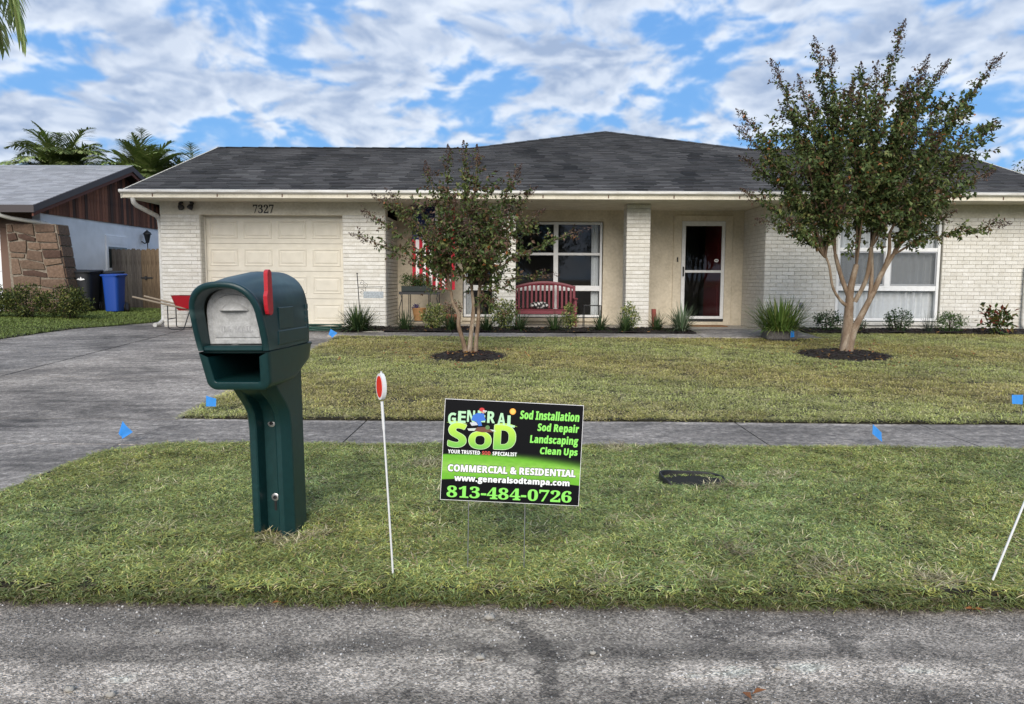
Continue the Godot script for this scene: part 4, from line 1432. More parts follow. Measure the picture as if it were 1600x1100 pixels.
func build_trees():
	# the fuller tree before the wing
	var A := Vector3(0.04, 1.0, 0.0)
	var A2 := Vector3(0.10, 1.35, 0.02)
	var B := Vector3(0.46, 1.22, 0.06)
	var B2 := Vector3(0.62, 1.5, 0.05)
	var stems := [
		[[Vector3(-0.02, -0.05, 0), Vector3(0.0, 0.08, 0), Vector3(0.02, 0.4, 0), Vector3(0.03, 0.75, 0), A, A2], [0.13, 0.088, 0.074, 0.06, 0.05, 0.036]],
		[[Vector3(0.02, 0.05, 0.06), Vector3(0.08, 0.34, 0.05), Vector3(0.20, 0.62, 0.06), Vector3(0.34, 0.92, 0.06), B, B2], [0.07, 0.056, 0.045, 0.041, 0.037, 0.028]],
		[[Vector3(0.02, 0.72, 0.0), Vector3(-0.12, 0.82, 0.04), Vector3(-0.26, 1.02, 0.08), Vector3(-0.34, 1.35, 0.1), Vector3(-0.48, 1.6, 0.12)], [0.03, 0.022, 0.019, 0.017, 0.014]],
		[[Vector3(0.03, 0.85, 0.0), Vector3(-0.08, 1.15, -0.05), Vector3(-0.18, 1.5, -0.08)], [0.04, 0.033, 0.027]],
		[[Vector3(0.10, 0.80, 0.02), Vector3(0.22, 1.15, 0.1), Vector3(0.26, 1.6, 0.12)], [0.036, 0.03, 0.025]],
		[[Vector3(0.30, 0.85, 0.06), Vector3(0.34, 1.2, 0.0), Vector3(0.33, 1.65, -0.04)], [0.034, 0.028, 0.024]],
		[[B, Vector3(0.52, 1.5, 0.12), Vector3(0.50, 1.8, 0.15)], [0.03, 0.026, 0.022]],
	]
	var hubs := [Vector3(-0.18, 1.5, -0.08), A2, Vector3(0.26, 1.6, 0.12), Vector3(0.33, 1.65, -0.04), Vector3(0.50, 1.8, 0.15), B2, Vector3(-0.40, 1.45, 0.11)]
	var tips := []
	for q in [[-1.24, 4.15, 0.1],[-0.55, 4.55, -0.2],[-0.5, 4.25, 0.3],[0.17, 4.21, -0.3],[0.61, 4.72, 0.0],[0.78, 4.13, 0.35],[1.34, 4.24, -0.2],[1.92, 4.25, 0.1],[1.86, 3.29, 0.2],[1.66, 3.71, -0.3],[-1.59, 3.54, -0.2],[-1.71, 3.23, 0.2],[-1.49, 2.9, -0.3],[-1.62, 2.36, 0.3],[-1.3, 1.97, 0.1],[2.16, 1.94, 0.1],[2.03, 2.7, -0.1],[1.21, 2.06, 0.35],[-1.06, 1.94, 0.5],[0.14, 4.05, 0.3],[-0.93, 3.88, 0.3],[-0.29, 3.66, 0.5],[1.26, 2.79, 0.5]]:
		tips.append([Vector3(q[0], q[1], q[2]), 1.0])
	for k in 26:
		var a := rng.randf() * TAU
		tips.append([Vector3(0.2 + cos(a) * rng.randf_range(0.5, 1.45), rng.randf_range(2.0, 3.8), sin(a) * rng.randf_range(0.6, 1.4)), 0.5])
	var list := []
	for q in tips:
		var best: Vector3 = hubs[0]
		var bd := 99.0
		for hb in hubs:
			var dd: float = Vector2(hb.x - q[0].x * 0.35, (hb.z - q[0].z * 0.3) * 1.0).length()
			if dd < bd:
				bd = dd; best = hb
		if q[0].y < 2.3: best = Vector3(-0.40, 1.45, 0.11) if q[0].x < 0.1 else B2
		list.append([best, q[0], 0.020, q[1]])
	crape(Vector3(4.87, 0.20, -11.47), "tall full crape myrtle with pale twin trunk growing before the wing window", stems, list, 34.0, [Vector3(0.22, 2.75, 0), Vector3(1.62, 1.12, 1.4), 900])
	# the thin tree before the porch
	var C1 := Vector3(-0.28, 0.95, 0.02)
	var D1 := Vector3(0.02, 0.95, 0.0)
	var E1 := Vector3(0.12, 1.0, -0.05)
	stems = [
		[[Vector3(-0.06, -0.05, 0), Vector3(-0.10, 0.2, 0), Vector3(-0.17, 0.45, 0.02), Vector3(-0.17, 0.62, 0.02), Vector3(-0.25, 0.78, 0.02), C1], [0.045, 0.033, 0.029, 0.03, 0.024, 0.02]],
		[[Vector3(-0.02, -0.05, 0.03), Vector3(0.0, 0.25, 0.03), Vector3(0.03, 0.55, 0.01), Vector3(0.04, 0.75, 0), D1], [0.046, 0.034, 0.03, 0.026, 0.02]],
		[[Vector3(0.06, -0.05, -0.02), Vector3(0.08, 0.25, -0.03), Vector3(0.11, 0.55, -0.05), Vector3(0.11, 0.8, -0.05), E1], [0.04, 0.031, 0.027, 0.023, 0.02]],
	]
	tips = []
	for q in [[-0.09, 2.93, 0.0, 1.3],[-0.3, 2.84, 0.2, 1.2],[0.08, 2.9, -0.1, 1.2],[-0.61, 2.66, 0.0, 1.2],[0.66, 2.61, 0.1, 1.3],[-1.1, 2.29, 0.1, 1.0],[-1.32, 2.27, -0.1, 1.0],[-1.56, 1.71, 0.2, 1.0],[-1.5, 2.05, -0.2, 1.0],[0.95, 2.03, 0.2, 1.0],[1.57, 1.81, 0.2, 0.4],[1.14, 1.19, 0.1, 0.5],[0.6, 0.96, 0.3, 0.2],[0.86, 2.39, -0.3, 1.0],[-0.58, 1.0, 0.2, 0.2],[0.51, 2.04, 0.5, 0.7],[-0.84, 2.22, -0.5, 0.6],[0.33, 0.78, 0.3, 0.0],[0.5, 0.64, 0.1, 0.0]]:
		tips.append([Vector3(q[0], q[1], q[2]), q[3]])
	for k in 20:
		var a := rng.randf() * TAU
		tips.append([Vector3(-0.05 + cos(a) * rng.randf_range(0.3, 0.95), rng.randf_range(1.35, 2.3), sin(a) * rng.randf_range(0.4, 0.95)), 0.4])
	list = []
	for q in tips:
		var hb := C1 if q[0].x < -0.2 else (D1 if q[0].x < 0.2 else E1)
		list.append([hb, q[0], 0.013, q[1]])
	crape(Vector3(-0.70, 0.18, -11.04), "small thin crape myrtle with three slim stems growing before the porch", stems, list, 21.0, [Vector3(0.0, 1.80, 0), Vector3(0.85, 0.75, 0.8), 230], 0.3)
	# palms behind the roofs, and the one whose fronds hang into the street
	palm(Vector3(-20.1, 0.3, -34.0), 4.9, 84, 3.0, "feathery palm rising behind the grey roof next door", 101, 0.9)
	palm(Vector3(-15.5, 0.3, -32.0), 4.5, 84, 2.5, "bushy palm rising between the two house roofs", 102, 0.75)
	palm(Vector3(-14.0, 0.3, -33.0), 4.3, 60, 2.3, "low palm half hidden behind the ridge of the brick house", 105, 0.75)
	palm(Vector3(-7.15, 0.0, -8.3), 5.75, 17, 2.7, "tall palm beside the driveway, its frond tips hanging down", 103, 1.5)
	# a leafy tree beyond the right gable
	var tr := thing("broadleaf_tree", "light green leafy tree beyond the right end of the roof", "tree", Vector3(20.6, 0.3, -30.0))
	var mb := MB.new()
	mb.col = Color(0.14, 0.11, 0.08)
	mb.tube([Vector3(0, -0.1, 0), Vector3(0.1, 2.0, 0), Vector3(0, 4.0, 0)], [0.2, 0.16, 0.08], 8)
	for k in 6: mb.tube([Vector3(0.05, 2.0, 0), Vector3(cos(k) * 0.9, 3.4, sin(k) * 0.9), Vector3(cos(k) * 1.7, 4.6, sin(k) * 1.6)], [0.07, 0.05, 0.02], 6)
	part(mb, "trunk", M.bark, tr, true)
	mb = MB.new()
	for k in 60:
		var cpos := Vector3(rng.randf_range(-2.2, 2.2), rng.randf_range(2.6, 5.4), rng.randf_range(-2.2, 2.2))
		if Vector3(cpos.x / 2.2, (cpos.y - 4.0) / 1.7, cpos.z / 2.2).length() > 1.1: continue
		for e in 110:
			mb.col = [Color(0.06, 0.10, 0.03), Color(0.10, 0.15, 0.045), Color(0.04, 0.07, 0.025)][rng.randi_range(0, 2)] * rng.randf_range(0.8, 1.25)
			mb.leaf(cpos + rv(0.42), rv(1.0).normalized(), Vector3.UP, 0.13, 0.07)
	part(mb, "crown", M.leaves, tr, true)

func palm(at: Vector3, h: float, n: int, ln: float, label: String, sd: int, droop: float):
	var r2 := RandomNumberGenerator.new()
	r2.seed = sd
	var t := thing("palm_tree", label, "tree", at)
	var m := MB.new()
	m.col = Color(0.20, 0.17, 0.14)
	var pts := []
	var rad := []
	for k in 14:
		var u := k / 13.0
		pts.append(Vector3(0.1 * sin(u * 2.0), -0.1 + u * h, 0.05 * u))
		rad.append(lerpf(0.20, 0.13, u) + (0.008 if k % 2 == 0 else 0.0))
	m.tube(pts, rad, 12)
	var trunk := part(m, "trunk", M.bark, t, true)
	var topp: Vector3 = pts[13]
	for k in n:
		m = MB.new()
		var az := TAU * (k + r2.randf() * 0.6) / n
		var el := r2.randf_range(0.35, 1.45) if droop < 1.2 else r2.randf_range(-0.1, 0.9)
		var d := Vector3(cos(az) * cos(el), sin(el), sin(az) * cos(el))
		var p := topp
		var segs := 26
		var l := ln * r2.randf_range(0.8, 1.1)
		var ra := [p]
		var tint := r2.randf_range(0.75, 1.2)
		for s in segs:
			d = (d + Vector3(0, -droop * 0.075 * (0.4 + s / 18.0), 0)).normalized()
			p += d * l / segs
			ra.append(p)
			var side := d.cross(Vector3.UP).normalized()
			var u := s / float(segs)
			var ll := l * 0.30 * sin(PI * clampf(u * 0.86 + 0.14, 0.0, 1.0)) + 0.08
			for sg in [-1.0, 1.0]:
				for e in 2:
					var q := p + d * l / segs * (e * 0.5)
					var ld: Vector3 = (side * sg * 0.8 + d * 0.75 + Vector3(0, r2.randf_range(-0.1, 0.35), 0) + Vector3(r2.randf_range(-0.12, 0.12), 0, r2.randf_range(-0.12, 0.12))).normalized()
					m.col = (Color(0.20, 0.27, 0.085) if r2.randf() < 0.65 else Color(0.33, 0.37, 0.15)) * tint
					m.blade(q, ld, ll, 0.028 if droop > 1.2 else 0.06, 0.22 * droop, 3)
		m.col = Color(0.12, 0.13, 0.05)
		m.tube(ra, 0.012, 4, false)
		part(m, "frond", M.plants, t, true)

func clump(called: String, label: String, cat: String, at: Vector3, n: int, ln: float, wd: float, cols: Array, spread: float, droop: float, group := "") -> Node3D:
	var m := MB.new()
	for k in n:
		var a := rng.randf() * TAU
		var el := rng.randf_range(0.45, 1.5)
		var d := Vector3(cos(a) * cos(el), sin(el), sin(a) * cos(el))
		m.col = cols[rng.randi_range(0, cols.size() - 1)] * rng.randf_range(0.75, 1.25)
		var o := Vector3(cos(a), 0, sin(a)) * spread * rng.randf()
		m.blade(o, d, ln * rng.randf_range(0.6, 1.1), wd, droop * rng.randf_range(0.6, 1.3), 4)
	var t := thing(called, label, cat, at, group)
	part(m, "leaves", M.plants, t, true)
	return t

func shrub(called: String, label: String, cat: String, at: Vector3, size: Vector3, n: int, lf: float, cols: Array, group := "", stems := 7) -> Node3D:
	var t := thing(called, label, cat, at, group)
	var m := MB.new()
	m.col = Color(0.09, 0.065, 0.045)
	var ends := []
	for k in stems:
		var a := rng.randf() * TAU
		var e := Vector3(cos(a) * size.x * 0.42 * rng.randf(), size.y * rng.randf_range(0.6, 0.95), sin(a) * size.z * 0.42 * rng.randf())
		var e0 := Vector3(e.x * 0.3, -0.02, e.z * 0.3)
		m.tube([e0, (e0 + e) * 0.5 + rv(0.03), e], [0.009, 0.006, 0.003], 4, false)
		ends.append(e)
	part(m, "stems", M.bark, t, true)
	m = MB.new()
	var nodes := []
	var k := 0
	n = int(n * 1.9)
	while nodes.size() < n / 12 and k < n * 4:
		k += 1
		var p := rv(0.5)
		var rr := p.length() * 2.0
		if rr > 1.0 or rng.randf() > 0.25 + rr: continue
		nodes.append(Vector3(p.x * size.x, (p.y + 0.52) * size.y, p.z * size.z))
	for p in nodes:
		for e in 12:
			m.col = cols[rng.randi_range(0, cols.size() - 1)] * rng.randf_range(0.7, 1.25)
			var d: Vector3 = ((p - Vector3(0, size.y * 0.3, 0)).normalized() * 0.5 + rv(1.0)).normalized()
			m.leaf(p + rv(lf * 1.2), d, (Vector3.UP + rv(0.6)).normalized(), lf * rng.randf_range(0.7, 1.25), lf * 0.5)
	part(m, "foliage", M.leaves, t, true)
	return t

func mulch_patch(called: String, label: String, f: Callable, x0: float, x1: float, z0: float, z1: float, chips: int):
	# f(x, z): height of the bed over the land, or below zero outside it
	var t := thing(called, label, "mulch bed", Vector3((x0 + x1) * 0.5, land((z0 + z1) * 0.5), (z0 + z1) * 0.5), "dark mulch beds")
	var m := MB.new()
	var nx := int((x1 - x0) / 0.06) + 2
	var nz := int(abs(z1 - z0) / 0.06) + 2
	sheet(m, x0, x1, nx, z0, z1, nz, func(x, z): return land(z) + max(f.call(x, z), -0.05), func(_x, _z): return Color(0.012, 0.009, 0.007))
	part(m, "soil", M.mulch, t)
	m = MB.new()
	var k := 0
	while k < chips:
		var x := rng.randf_range(x0, x1)
		var z := rng.randf_range(z1, z0)
		var y: float = f.call(x, z)
		k += 1
		if y < 0.005: continue
		var v := rng.randf_range(0.5, 1.8)
		m.col = Color(0.016, 0.011, 0.009) * v if rng.randf() > 0.02 else Color(0.30, 0.15, 0.05)
		m.box(Vector3(x, land(z) + y + 0.006, z), Vector3(rng.randf_range(0.02, 0.07), 0.006, rng.randf_range(0.008, 0.02)), Basis.from_euler(Vector3(rng.randf_range(-0.5, 0.5), rng.randf() * TAU, rng.randf_range(-0.5, 0.5))))
	part(m, "chips", M.mulch, t).set_meta("kind", "stuff")

func build_beds():
	var ring := func(cx: float, cz: float, rx: float, rz: float) -> Callable:
		return func(x: float, z: float) -> float:
			var a := atan2(z - cz, x - cx)
			var w := 1.0 + 0.08 * sin(a * 3.0 + cx) + 0.05 * sin(a * 7.0)
			var r := Vector2((x - cx) / (rx * w), (z - cz) / (rz * w)).length()
			return 0.075 - 0.085 * pow(r, 2.5)
	mulch_patch("mulch_ring", "dark mulch ring at the foot of the thin three-stemmed tree", ring.call(-0.72, -11.0, 0.60, 0.62), -1.5, 0.1, -10.25, -11.75, 900)
	mulch_patch("mulch_ring", "dark mulch ring at the foot of the tall full tree", ring.call(4.80, -11.35, 0.74, 0.70), 3.9, 5.75, -10.5, -12.2, 1200)
	mulch_patch("mulch_bed", "long dark mulch bed between the garden path and porch", func(x, z): return 0.05 + 0.012 * sin(x * 7.0) * sin(z * 9.0), -3.35, 3.2, -13.86, -15.0, 2600)
	mulch_patch("mulch_bed", "dark mulch bed along the wall under the wing window", func(x, z): return 0.05 + 0.012 * sin(x * 7.0) * sin(z * 9.0), 5.26, 10.8, -14.1, -15.3, 2200)
	var dg := [Color(0.03, 0.06, 0.02), Color(0.05, 0.085, 0.026), Color(0.02, 0.042, 0.016)]
	var by := func(x: float, z: float) -> Vector3: return Vector3(x, land(z) + 0.05, z)
	clump("lily_turf", "large dark lily turf clump with a scroll hook, beside the garage door", "plant", by.call(-2.95, -14.0), 460, 0.52, 0.016, dg + [Color(0.09, 0.12, 0.05)], 0.16, 0.22)
	var gl := "small lily turf clump planted in the mulch before the porch"
	for q in [[-2.1, -14.15], [-1.25, -14.1], [-0.6, -14.1], [0.0, -14.2], [0.65, -14.15], [1.5, -14.2], [2.55, -14.25], [1.95, -14.15]]:
		clump("lily_turf", gl, "plant", by.call(q[0], q[1]), 150, 0.38, 0.013, dg + [Color(0.07, 0.10, 0.04)], 0.07, 0.22, "small lily turf along the porch")
	clump("flax_lily", "pale striped grassy plant at the end of the bed by the door", "plant", by.call(3.0, -14.2), 260, 0.54, 0.016, [Color(0.12, 0.16, 0.09), Color(0.20, 0.24, 0.16), Color(0.06, 0.10, 0.05)], 0.10, 0.20)
	var vc := [Color(0.24, 0.26, 0.07), Color(0.36, 0.36, 0.14), Color(0.12, 0.17, 0.05), Color(0.07, 0.11, 0.035)]
	shrub("variegated_shrub", "bushy yellow variegated shrub beside the terracotta pot", "plant", by.call(-1.62, -14.5), Vector3(0.44, 0.42, 0.4), 520, 0.055, vc)
	shrub("variegated_shrub", "yellow variegated shrub against the column behind the thin tree", "plant", by.call(-0.30, -14.7), Vector3(0.50, 0.52, 0.4), 620, 0.055, vc)
	shrub("variegated_shrub", "narrow yellow variegated shrub before the red bench", "plant", by.call(0.95, -14.5), Vector3(0.24, 0.46, 0.24), 260, 0.055, vc)
	shrub("variegated_shrub", "upright yellow variegated shrub at the foot of the free column", "plant", by.call(2.12, -14.6), Vector3(0.30, 0.48, 0.28), 320, 0.055, vc)
	var bg := [Color(0.035, 0.075, 0.022), Color(0.06, 0.11, 0.035), Color(0.025, 0.05, 0.02)]
	shrub("green_shrub", "low dark green shrub between the fern and tall tree", "plant", by.call(5.80, -14.5), Vector3(0.55, 0.34, 0.4), 520, 0.045, bg)
	shrub("green_shrub", "round green shrub below the middle of the wing window", "plant", by.call(7.12, -14.5), Vector3(0.50, 0.40, 0.42), 620, 0.04, bg)
	shrub("green_shrub", "spreading light green shrub beside the spiky grass clump", "plant", by.call(8.05, -14.4), Vector3(0.60, 0.34, 0.42), 620, 0.04, [Color(0.06, 0.12, 0.03), Color(0.09, 0.15, 0.04), Color(0.04, 0.08, 0.025)])
	shrub("seedling", "tiny sparse seedling under the wing window", "plant", by.call(6.42, -14.5), Vector3(0.3, 0.2, 0.2), 110, 0.04, bg)
	clump("spiky_grass", "dark spiky grass clump right of the wing window", "plant", by.call(7.62, -14.35), 70, 0.40, 0.008, [Color(0.03, 0.045, 0.03), Color(0.05, 0.06, 0.045)], 0.08, 0.10)
	shrub("croton", "croton with red and green leaves by the downpipe", "plant", by.call(8.75, -14.2), Vector3(0.42, 0.38, 0.32), 130, 0.12, [Color(0.05, 0.09, 0.025), Color(0.09, 0.11, 0.03), Color(0.05, 0.08, 0.025), Color(0.17, 0.04, 0.025), Color(0.04, 0.06, 0.02), Color(0.12, 0.10, 0.03)], "", 5)
	# fern in a stone planter at the corner of the path
	var fp := Vector3(4.47, land(-13.2) + 0.02, -13.22)
	var fz := fp + Vector3(0, 0.16, 0)
	var pl := thing("stone_planter", "low weathered grey planter holding the big fern", "planter", fp)
	var m := MB.new()
	m.box(Vector3(0, 0.09, 0), Vector3(0.52, 0.19, 0.36), Basis(), 0.03)
	part(m, "tub", mat(Color(0.20, 0.19, 0.18), 0.95, {tex = M.stone.albedo_texture, per_m = 3.0, relief = M.stone.heightmap_texture, cm = 1.0}), pl, true)
	clump("sword_fern", "large bright green fern spilling out of the grey planter", "plant", fz, 620, 0.62, 0.018, [Color(0.10, 0.17, 0.035), Color(0.15, 0.22, 0.05), Color(0.06, 0.11, 0.025), Color(0.20, 0.22, 0.07)], 0.30, 0.20)
	# hedge next door
	for q in [[-10.55, -16.3, 0.95, "leafy green hedge shrub before the stone pier"], [-9.75, -16.5, 0.85, "leafy green hedge shrub nearest the black bins"], [-11.3, -16.2, 0.8, "leafy green hedge shrub before the white garage door next door"]]:
		shrub("hedge_shrub", q[3], "shrub", Vector3(q[0], neighbour_y(q[0], q[1]), q[1]), Vector3(q[2] * 1.15, 0.66, 0.8), 1500, 0.06, [Color(0.05, 0.075, 0.02), Color(0.10, 0.12, 0.03), Color(0.16, 0.17, 0.045), Color(0.03, 0.045, 0.016)], "hedge next door", 12)

# ---------------------------------------------------------------- things on and about the porch
func bars(m: MB, list: Array, r := 0.008, sides := 6):
	for q in list: m.tube(q, r, sides)

func build_porch_things():
	# bench
	var b := thing("porch_bench", "dark red slatted garden bench standing under the porch window", "bench", Vector3(0.54, 0.337, -16.15))
	var top_y := func(x: float) -> float: return 0.80 + 0.10 * (1.0 - pow(abs(x) / 0.62, 2.0))
	var m := MB.new()
	var rows := []
	for k in 17:
		var x := lerpf(-0.62, 0.62, k / 16.0)
		var y: float = top_y.call(x)
		var r := PackedVector3Array()
		for e in [[-0.035, 0.0], [-0.035, 0.03], [0.035, 0.03], [0.035, 0.0]]: r.append(Vector3(x, y + e[0], -0.24 + e[1]))
		rows.append(r)
	m.grid(rows, true)
	part(m, "top_rail", M.bench, b, true)
	for k in 13:
		var x := lerpf(-0.55, 0.55, k / 12.0)
		m = MB.new()
		m.box(Vector3(x, (0.36 + top_y.call(x)) * 0.5, -0.225), Vector3(0.045, top_y.call(x) - 0.36, 0.015), Basis(), 0.003)
		part(m, "slat", M.bench, b, true)
	for k in 5:
		m = MB.new()
		m.box(Vector3(0, 0.34, -0.16 + k * 0.10), Vector3(1.2, 0.022, 0.085), Basis(), 0.004)
		part(m, "seat_slat", M.bench, b, true)
	m = MB.new()
	m.box(Vector3(0, 0.30, 0.27), Vector3(1.24, 0.085, 0.025), Basis(), 0.004)
	part(m, "apron", M.bench, b, true)
	for sx in [-1, 1]:
		for q in [[-0.23, 0.84], [0.26, 0.56]]:
			m = MB.new()
			m.box(Vector3(sx * 0.62, q[1] * 0.5, q[0]), Vector3(0.055, q[1], 0.055), Basis(), 0.005)
			part(m, "leg", M.bench, b, true)
		m = MB.new()
		m.box(Vector3(sx * 0.62, 0.575, 0.03), Vector3(0.085, 0.028, 0.62), Basis(), 0.008)
		part(m, "armrest", M.bench, b, true)
	var cu := thing("bolster_cushion", "black and white patterned bolster cushion on the red bench", "cushion", Vector3(0.42, 0.337 + 0.352, -16.12))
	m = MB.new()
	rows = []
	var cols := []
	for k in 25:
		var u := k / 24.0
		var r := PackedVector3Array()
		var c := PackedColorArray()
		for s in 20:
			var a := TAU * s / 20.0
			var rr := 0.085 * pow(sin(PI * clampf(u, 0.02, 0.98)), 0.35)
			r.append(Vector3(lerpf(-0.19, 0.19, u), 0.08 + cos(a) * rr * 0.9, sin(a) * rr))
			c.append(Color(0.6, 0.6, 0.58) if sin(u * 31.0 + sin(a * 3.0) * 2.0) + sin(a * 4.0 + u * 9.0) > 0.5 else Color(0.012, 0.012, 0.014))
		rows.append(r); cols.append(c)
	m.grid(rows, true, false, cols)
	part(m, "cover", M.cloth, cu, true)
	# small metal side table
	var st := thing("side_table", "small dark metal side table next to the red bench", "table", Vector3(1.50, 0.337, -15.9))
	m = MB.new()
	m.box(Vector3(0, 0.44, 0), Vector3(0.36, 0.015, 0.30), Basis(), 0.004)
	part(m, "top", M.iron, st, true)
	for sx in [-0.17, 0.17]:
		for sz in [-0.14, 0.14]:
			m = MB.new()
			m.tube([Vector3(sx, 0, sz), Vector3(sx, 0.44, sz)], 0.009, 6)
			part(m, "leg", M.iron, st, true)
	# board leaning on the column
	var pb := thing("red_board", "short red board leaning beside the free brick column", "board", Vector3(2.66, 0.337, -15.2))
	m = MB.new()
	m.box(Vector3(0, 0.20, 0), Vector3(0.07, 0.40, 0.14), Basis(Vector3.BACK, 0.04), 0.004)
	part(m, "plank", mat(Color(0.24, 0.055, 0.04), 0.8), pb, true)
	# door mat
	var dm := thing("door_mat", "brown door mat before the storm door", "mat", Vector3(4.0, 0.337, -16.35))
	m = MB.new()
	m.box(Vector3(0, 0.008, 0), Vector3(0.75, 0.016, 0.45), Basis(), 0.004)
	part(m, "mat", mat(Color(0.26, 0.13, 0.05), 1.0), dm, true)
	# wrought iron plant stand
	var ps := thing("plant_stand", "dark metal plant stand with curved legs at the porch corner", "plant stand", Vector3(-2.02, 0.335, -15.55))
	m = MB.new()
	slab(m, Vector3(-0.40, 0.70, -0.14), Vector3(0.42, 0.715, 0.14), 0.003)
	slab(m, Vector3(-0.40, 0.66, 0.125), Vector3(0.42, 0.70, 0.137))
	part(m, "shelf", M.iron, ps, true)
	for sx in [-0.37, -0.20, 0.20, 0.39]:
		m = MB.new()
		var o := 0.03 * (1.0 if sx > 0 else -1.0) if abs(sx) > 0.3 else 0.0
		m.tube([Vector3(sx, 0.0, 0.12), Vector3(sx + o, 0.35, 0.12), Vector3(sx - o, 0.58, 0.12), Vector3(sx, 0.70, 0.12)], 0.008, 6)
		part(m, "leg", M.iron, ps, true)
		m = MB.new()
		m.tube([Vector3(sx, 0.0, -0.12), Vector3(sx, 0.70, -0.12)], 0.008, 6)
		part(m, "leg", M.iron, ps, true)
	m = MB.new()
	bars(m, [[Vector3(-0.37, 0.12, 0.12), Vector3(0.39, 0.12, 0.12)], [Vector3(-0.37, 0.02, 0.12), Vector3(0.39, 0.02, 0.12)], [Vector3(-0.37, 0.12, -0.12), Vector3(0.39, 0.12, -0.12)], [Vector3(-0.37, 0.12, -0.12), Vector3(-0.37, 0.12, 0.12)], [Vector3(0.39, 0.12, -0.12), Vector3(0.39, 0.12, 0.12)]], 0.007)
	for k in 7: m.tube([Vector3(-0.3 + k * 0.1, 0.12, -0.12), Vector3(-0.3 + k * 0.1, 0.12, 0.12)], 0.005, 5)
	part(m, "lower_shelf", M.iron, ps, true)
	var tg := thing("planter_tray", "dark planter tray on top of the metal plant stand", "planter", Vector3(-2.06, 0.335 + 0.716, -15.55))
	m = MB.new()
	m.box(Vector3(0, 0.055, 0), Vector3(0.62, 0.11, 0.24), Basis(), 0.01)
	part(m, "tray", M.tray, tg, true)
	shrub("potted_greens", "bushy dark green plant growing in the tray on the stand", "plant", Vector3(-2.10, 0.335 + 0.81, -15.55), Vector3(0.66, 0.26, 0.30), 700, 0.04, [Color(0.025, 0.055, 0.018), Color(0.045, 0.085, 0.024), Color(0.09, 0.12, 0.03)])
	var bk := thing("wicker_basket", "tapered bamboo basket standing on the lower rack of the stand", "basket", Vector3(-2.03, 0.335 + 0.128, -15.55))
	for k in 16:
		m = MB.new()
		var a := TAU * k / 16.0
		var bs := Basis(Vector3.UP, -a)
		m.prism([Vector2(-0.017, 0), Vector2(0.017, 0), Vector2(0.026, 0.26), Vector2(-0.026, 0.26)], bs * Vector3(0.095, 0, 0), bs * Vector3(0.087, 0, 0), bs * Vector3.BACK, (Vector3.UP + bs * Vector3(0.18, 0, 0)))
		part(m, "slat", M.bamboo, bk, true)
	m = MB.new()
	for y in [0.03, 0.14, 0.25]:
		m.lathe(Vector3(0, y, 0), [Vector2(0.097 + y * 0.18, -0.01), Vector2(0.101 + y * 0.18, 0.0), Vector2(0.098 + y * 0.18, 0.01)], 20)
	m.lathe(Vector3(0, 0.005, 0), [Vector2(0.09, 0), Vector2(0, 0)], 16)
	part(m, "hoop", M.bamboo, bk, true)
	shrub("violet_flowers", "little dark violet flowers in the bamboo basket", "flowers", Vector3(-2.09, 0.335 + 0.34, -15.5), Vector3(0.12, 0.10, 0.12), 90, 0.03, [Color(0.02, 0.015, 0.09), Color(0.04, 0.03, 0.14)], "", 3)
	# terracotta pot
	var tp := thing("terracotta_pot", "terracotta flower pot beside the yellow shrub", "pot", Vector3(-1.33, 0.336, -15.12))
	m = MB.new()
	m.lathe(Vector3.ZERO, [Vector2(0, 0), Vector2(0.105, 0), Vector2(0.155, 0.22), Vector2(0.175, 0.222), Vector2(0.18, 0.285), Vector2(0.155, 0.285), Vector2(0.15, 0.25), Vector2(0, 0.25)], 24)
	part(m, "pot", M.terracotta, tp, true)
	shrub("potted_plant", "wilting pinkish green plant in the terracotta pot", "plant", Vector3(-1.33, 0.336 + 0.26, -15.12), Vector3(0.42, 0.26, 0.34), 230, 0.05, [Color(0.20, 0.17, 0.08), Color(0.11, 0.12, 0.05), Color(0.30, 0.14, 0.12)], "", 9)
	# flag hanging in the porch
	var fl := thing("hanging_flag", "red and white striped flag with blue starred canton hanging in the porch", "flag", Vector3(-1.75, 2.79, -15.75))
	var wave := func(x: float, y: float) -> Vector3: return Vector3(x, y, 0.035 * sin(x * 7.0 + y * 1.3) + 0.02 * sin(x * 15.0 - y * 2.0))
	m = MB.new()
	for k in 13:
		m.col = Color(0.45, 0.012, 0.035) if k % 2 == 0 else Color(0.70, 0.68, 0.66)
		rows = []
		for a in 19:
			var y := -0.02 - a / 18.0 * 1.68
			var r := PackedVector3Array()
			for e in 4: r.append(wave.call(lerpf(-0.43, 0.43, (k + e / 3.0) / 13.0), y))
			rows.append(r)
		m.grid(rows, false, true)
	part(m, "stripes", M.cloth, fl, true)
	m = MB.new()
	m.col = Color(0.012, 0.018, 0.075)
	rows = []
	for a in 9:
		var r := PackedVector3Array()
		for e in 9: r.append(wave.call(lerpf(-0.432, 0.032, e / 8.0), -0.018 - a / 8.0 * 0.67) + Vector3(0, 0, 0.004))
		rows.append(r)
	m.grid(rows, false, true)
	var cant := part(m, "canton", M.cloth, fl, true)
	m = MB.new()
	m.col = Color(0.7, 0.7, 0.7)
	for a in 9:
		for e in (6 if a % 2 == 0 else 5):
			var x := -0.40 + (e + (0.5 if a % 2 == 1 else 0.0)) * 0.075
			var y := -0.06 - a * 0.072
			var c: Vector3 = wave.call(x, y) + Vector3(0, 0, 0.008)
			for s in 5:
				var an := TAU * s / 5.0
				m.tri(c + Vector3(sin(an), cos(an), 0) * 0.022, c + Vector3(sin(an + 2.51), cos(an + 2.51), 0) * 0.009, c + Vector3(sin(an - 2.51), cos(an - 2.51), 0) * 0.009)
	part(m, "stars", M.cloth, cant, true)
	m = MB.new()
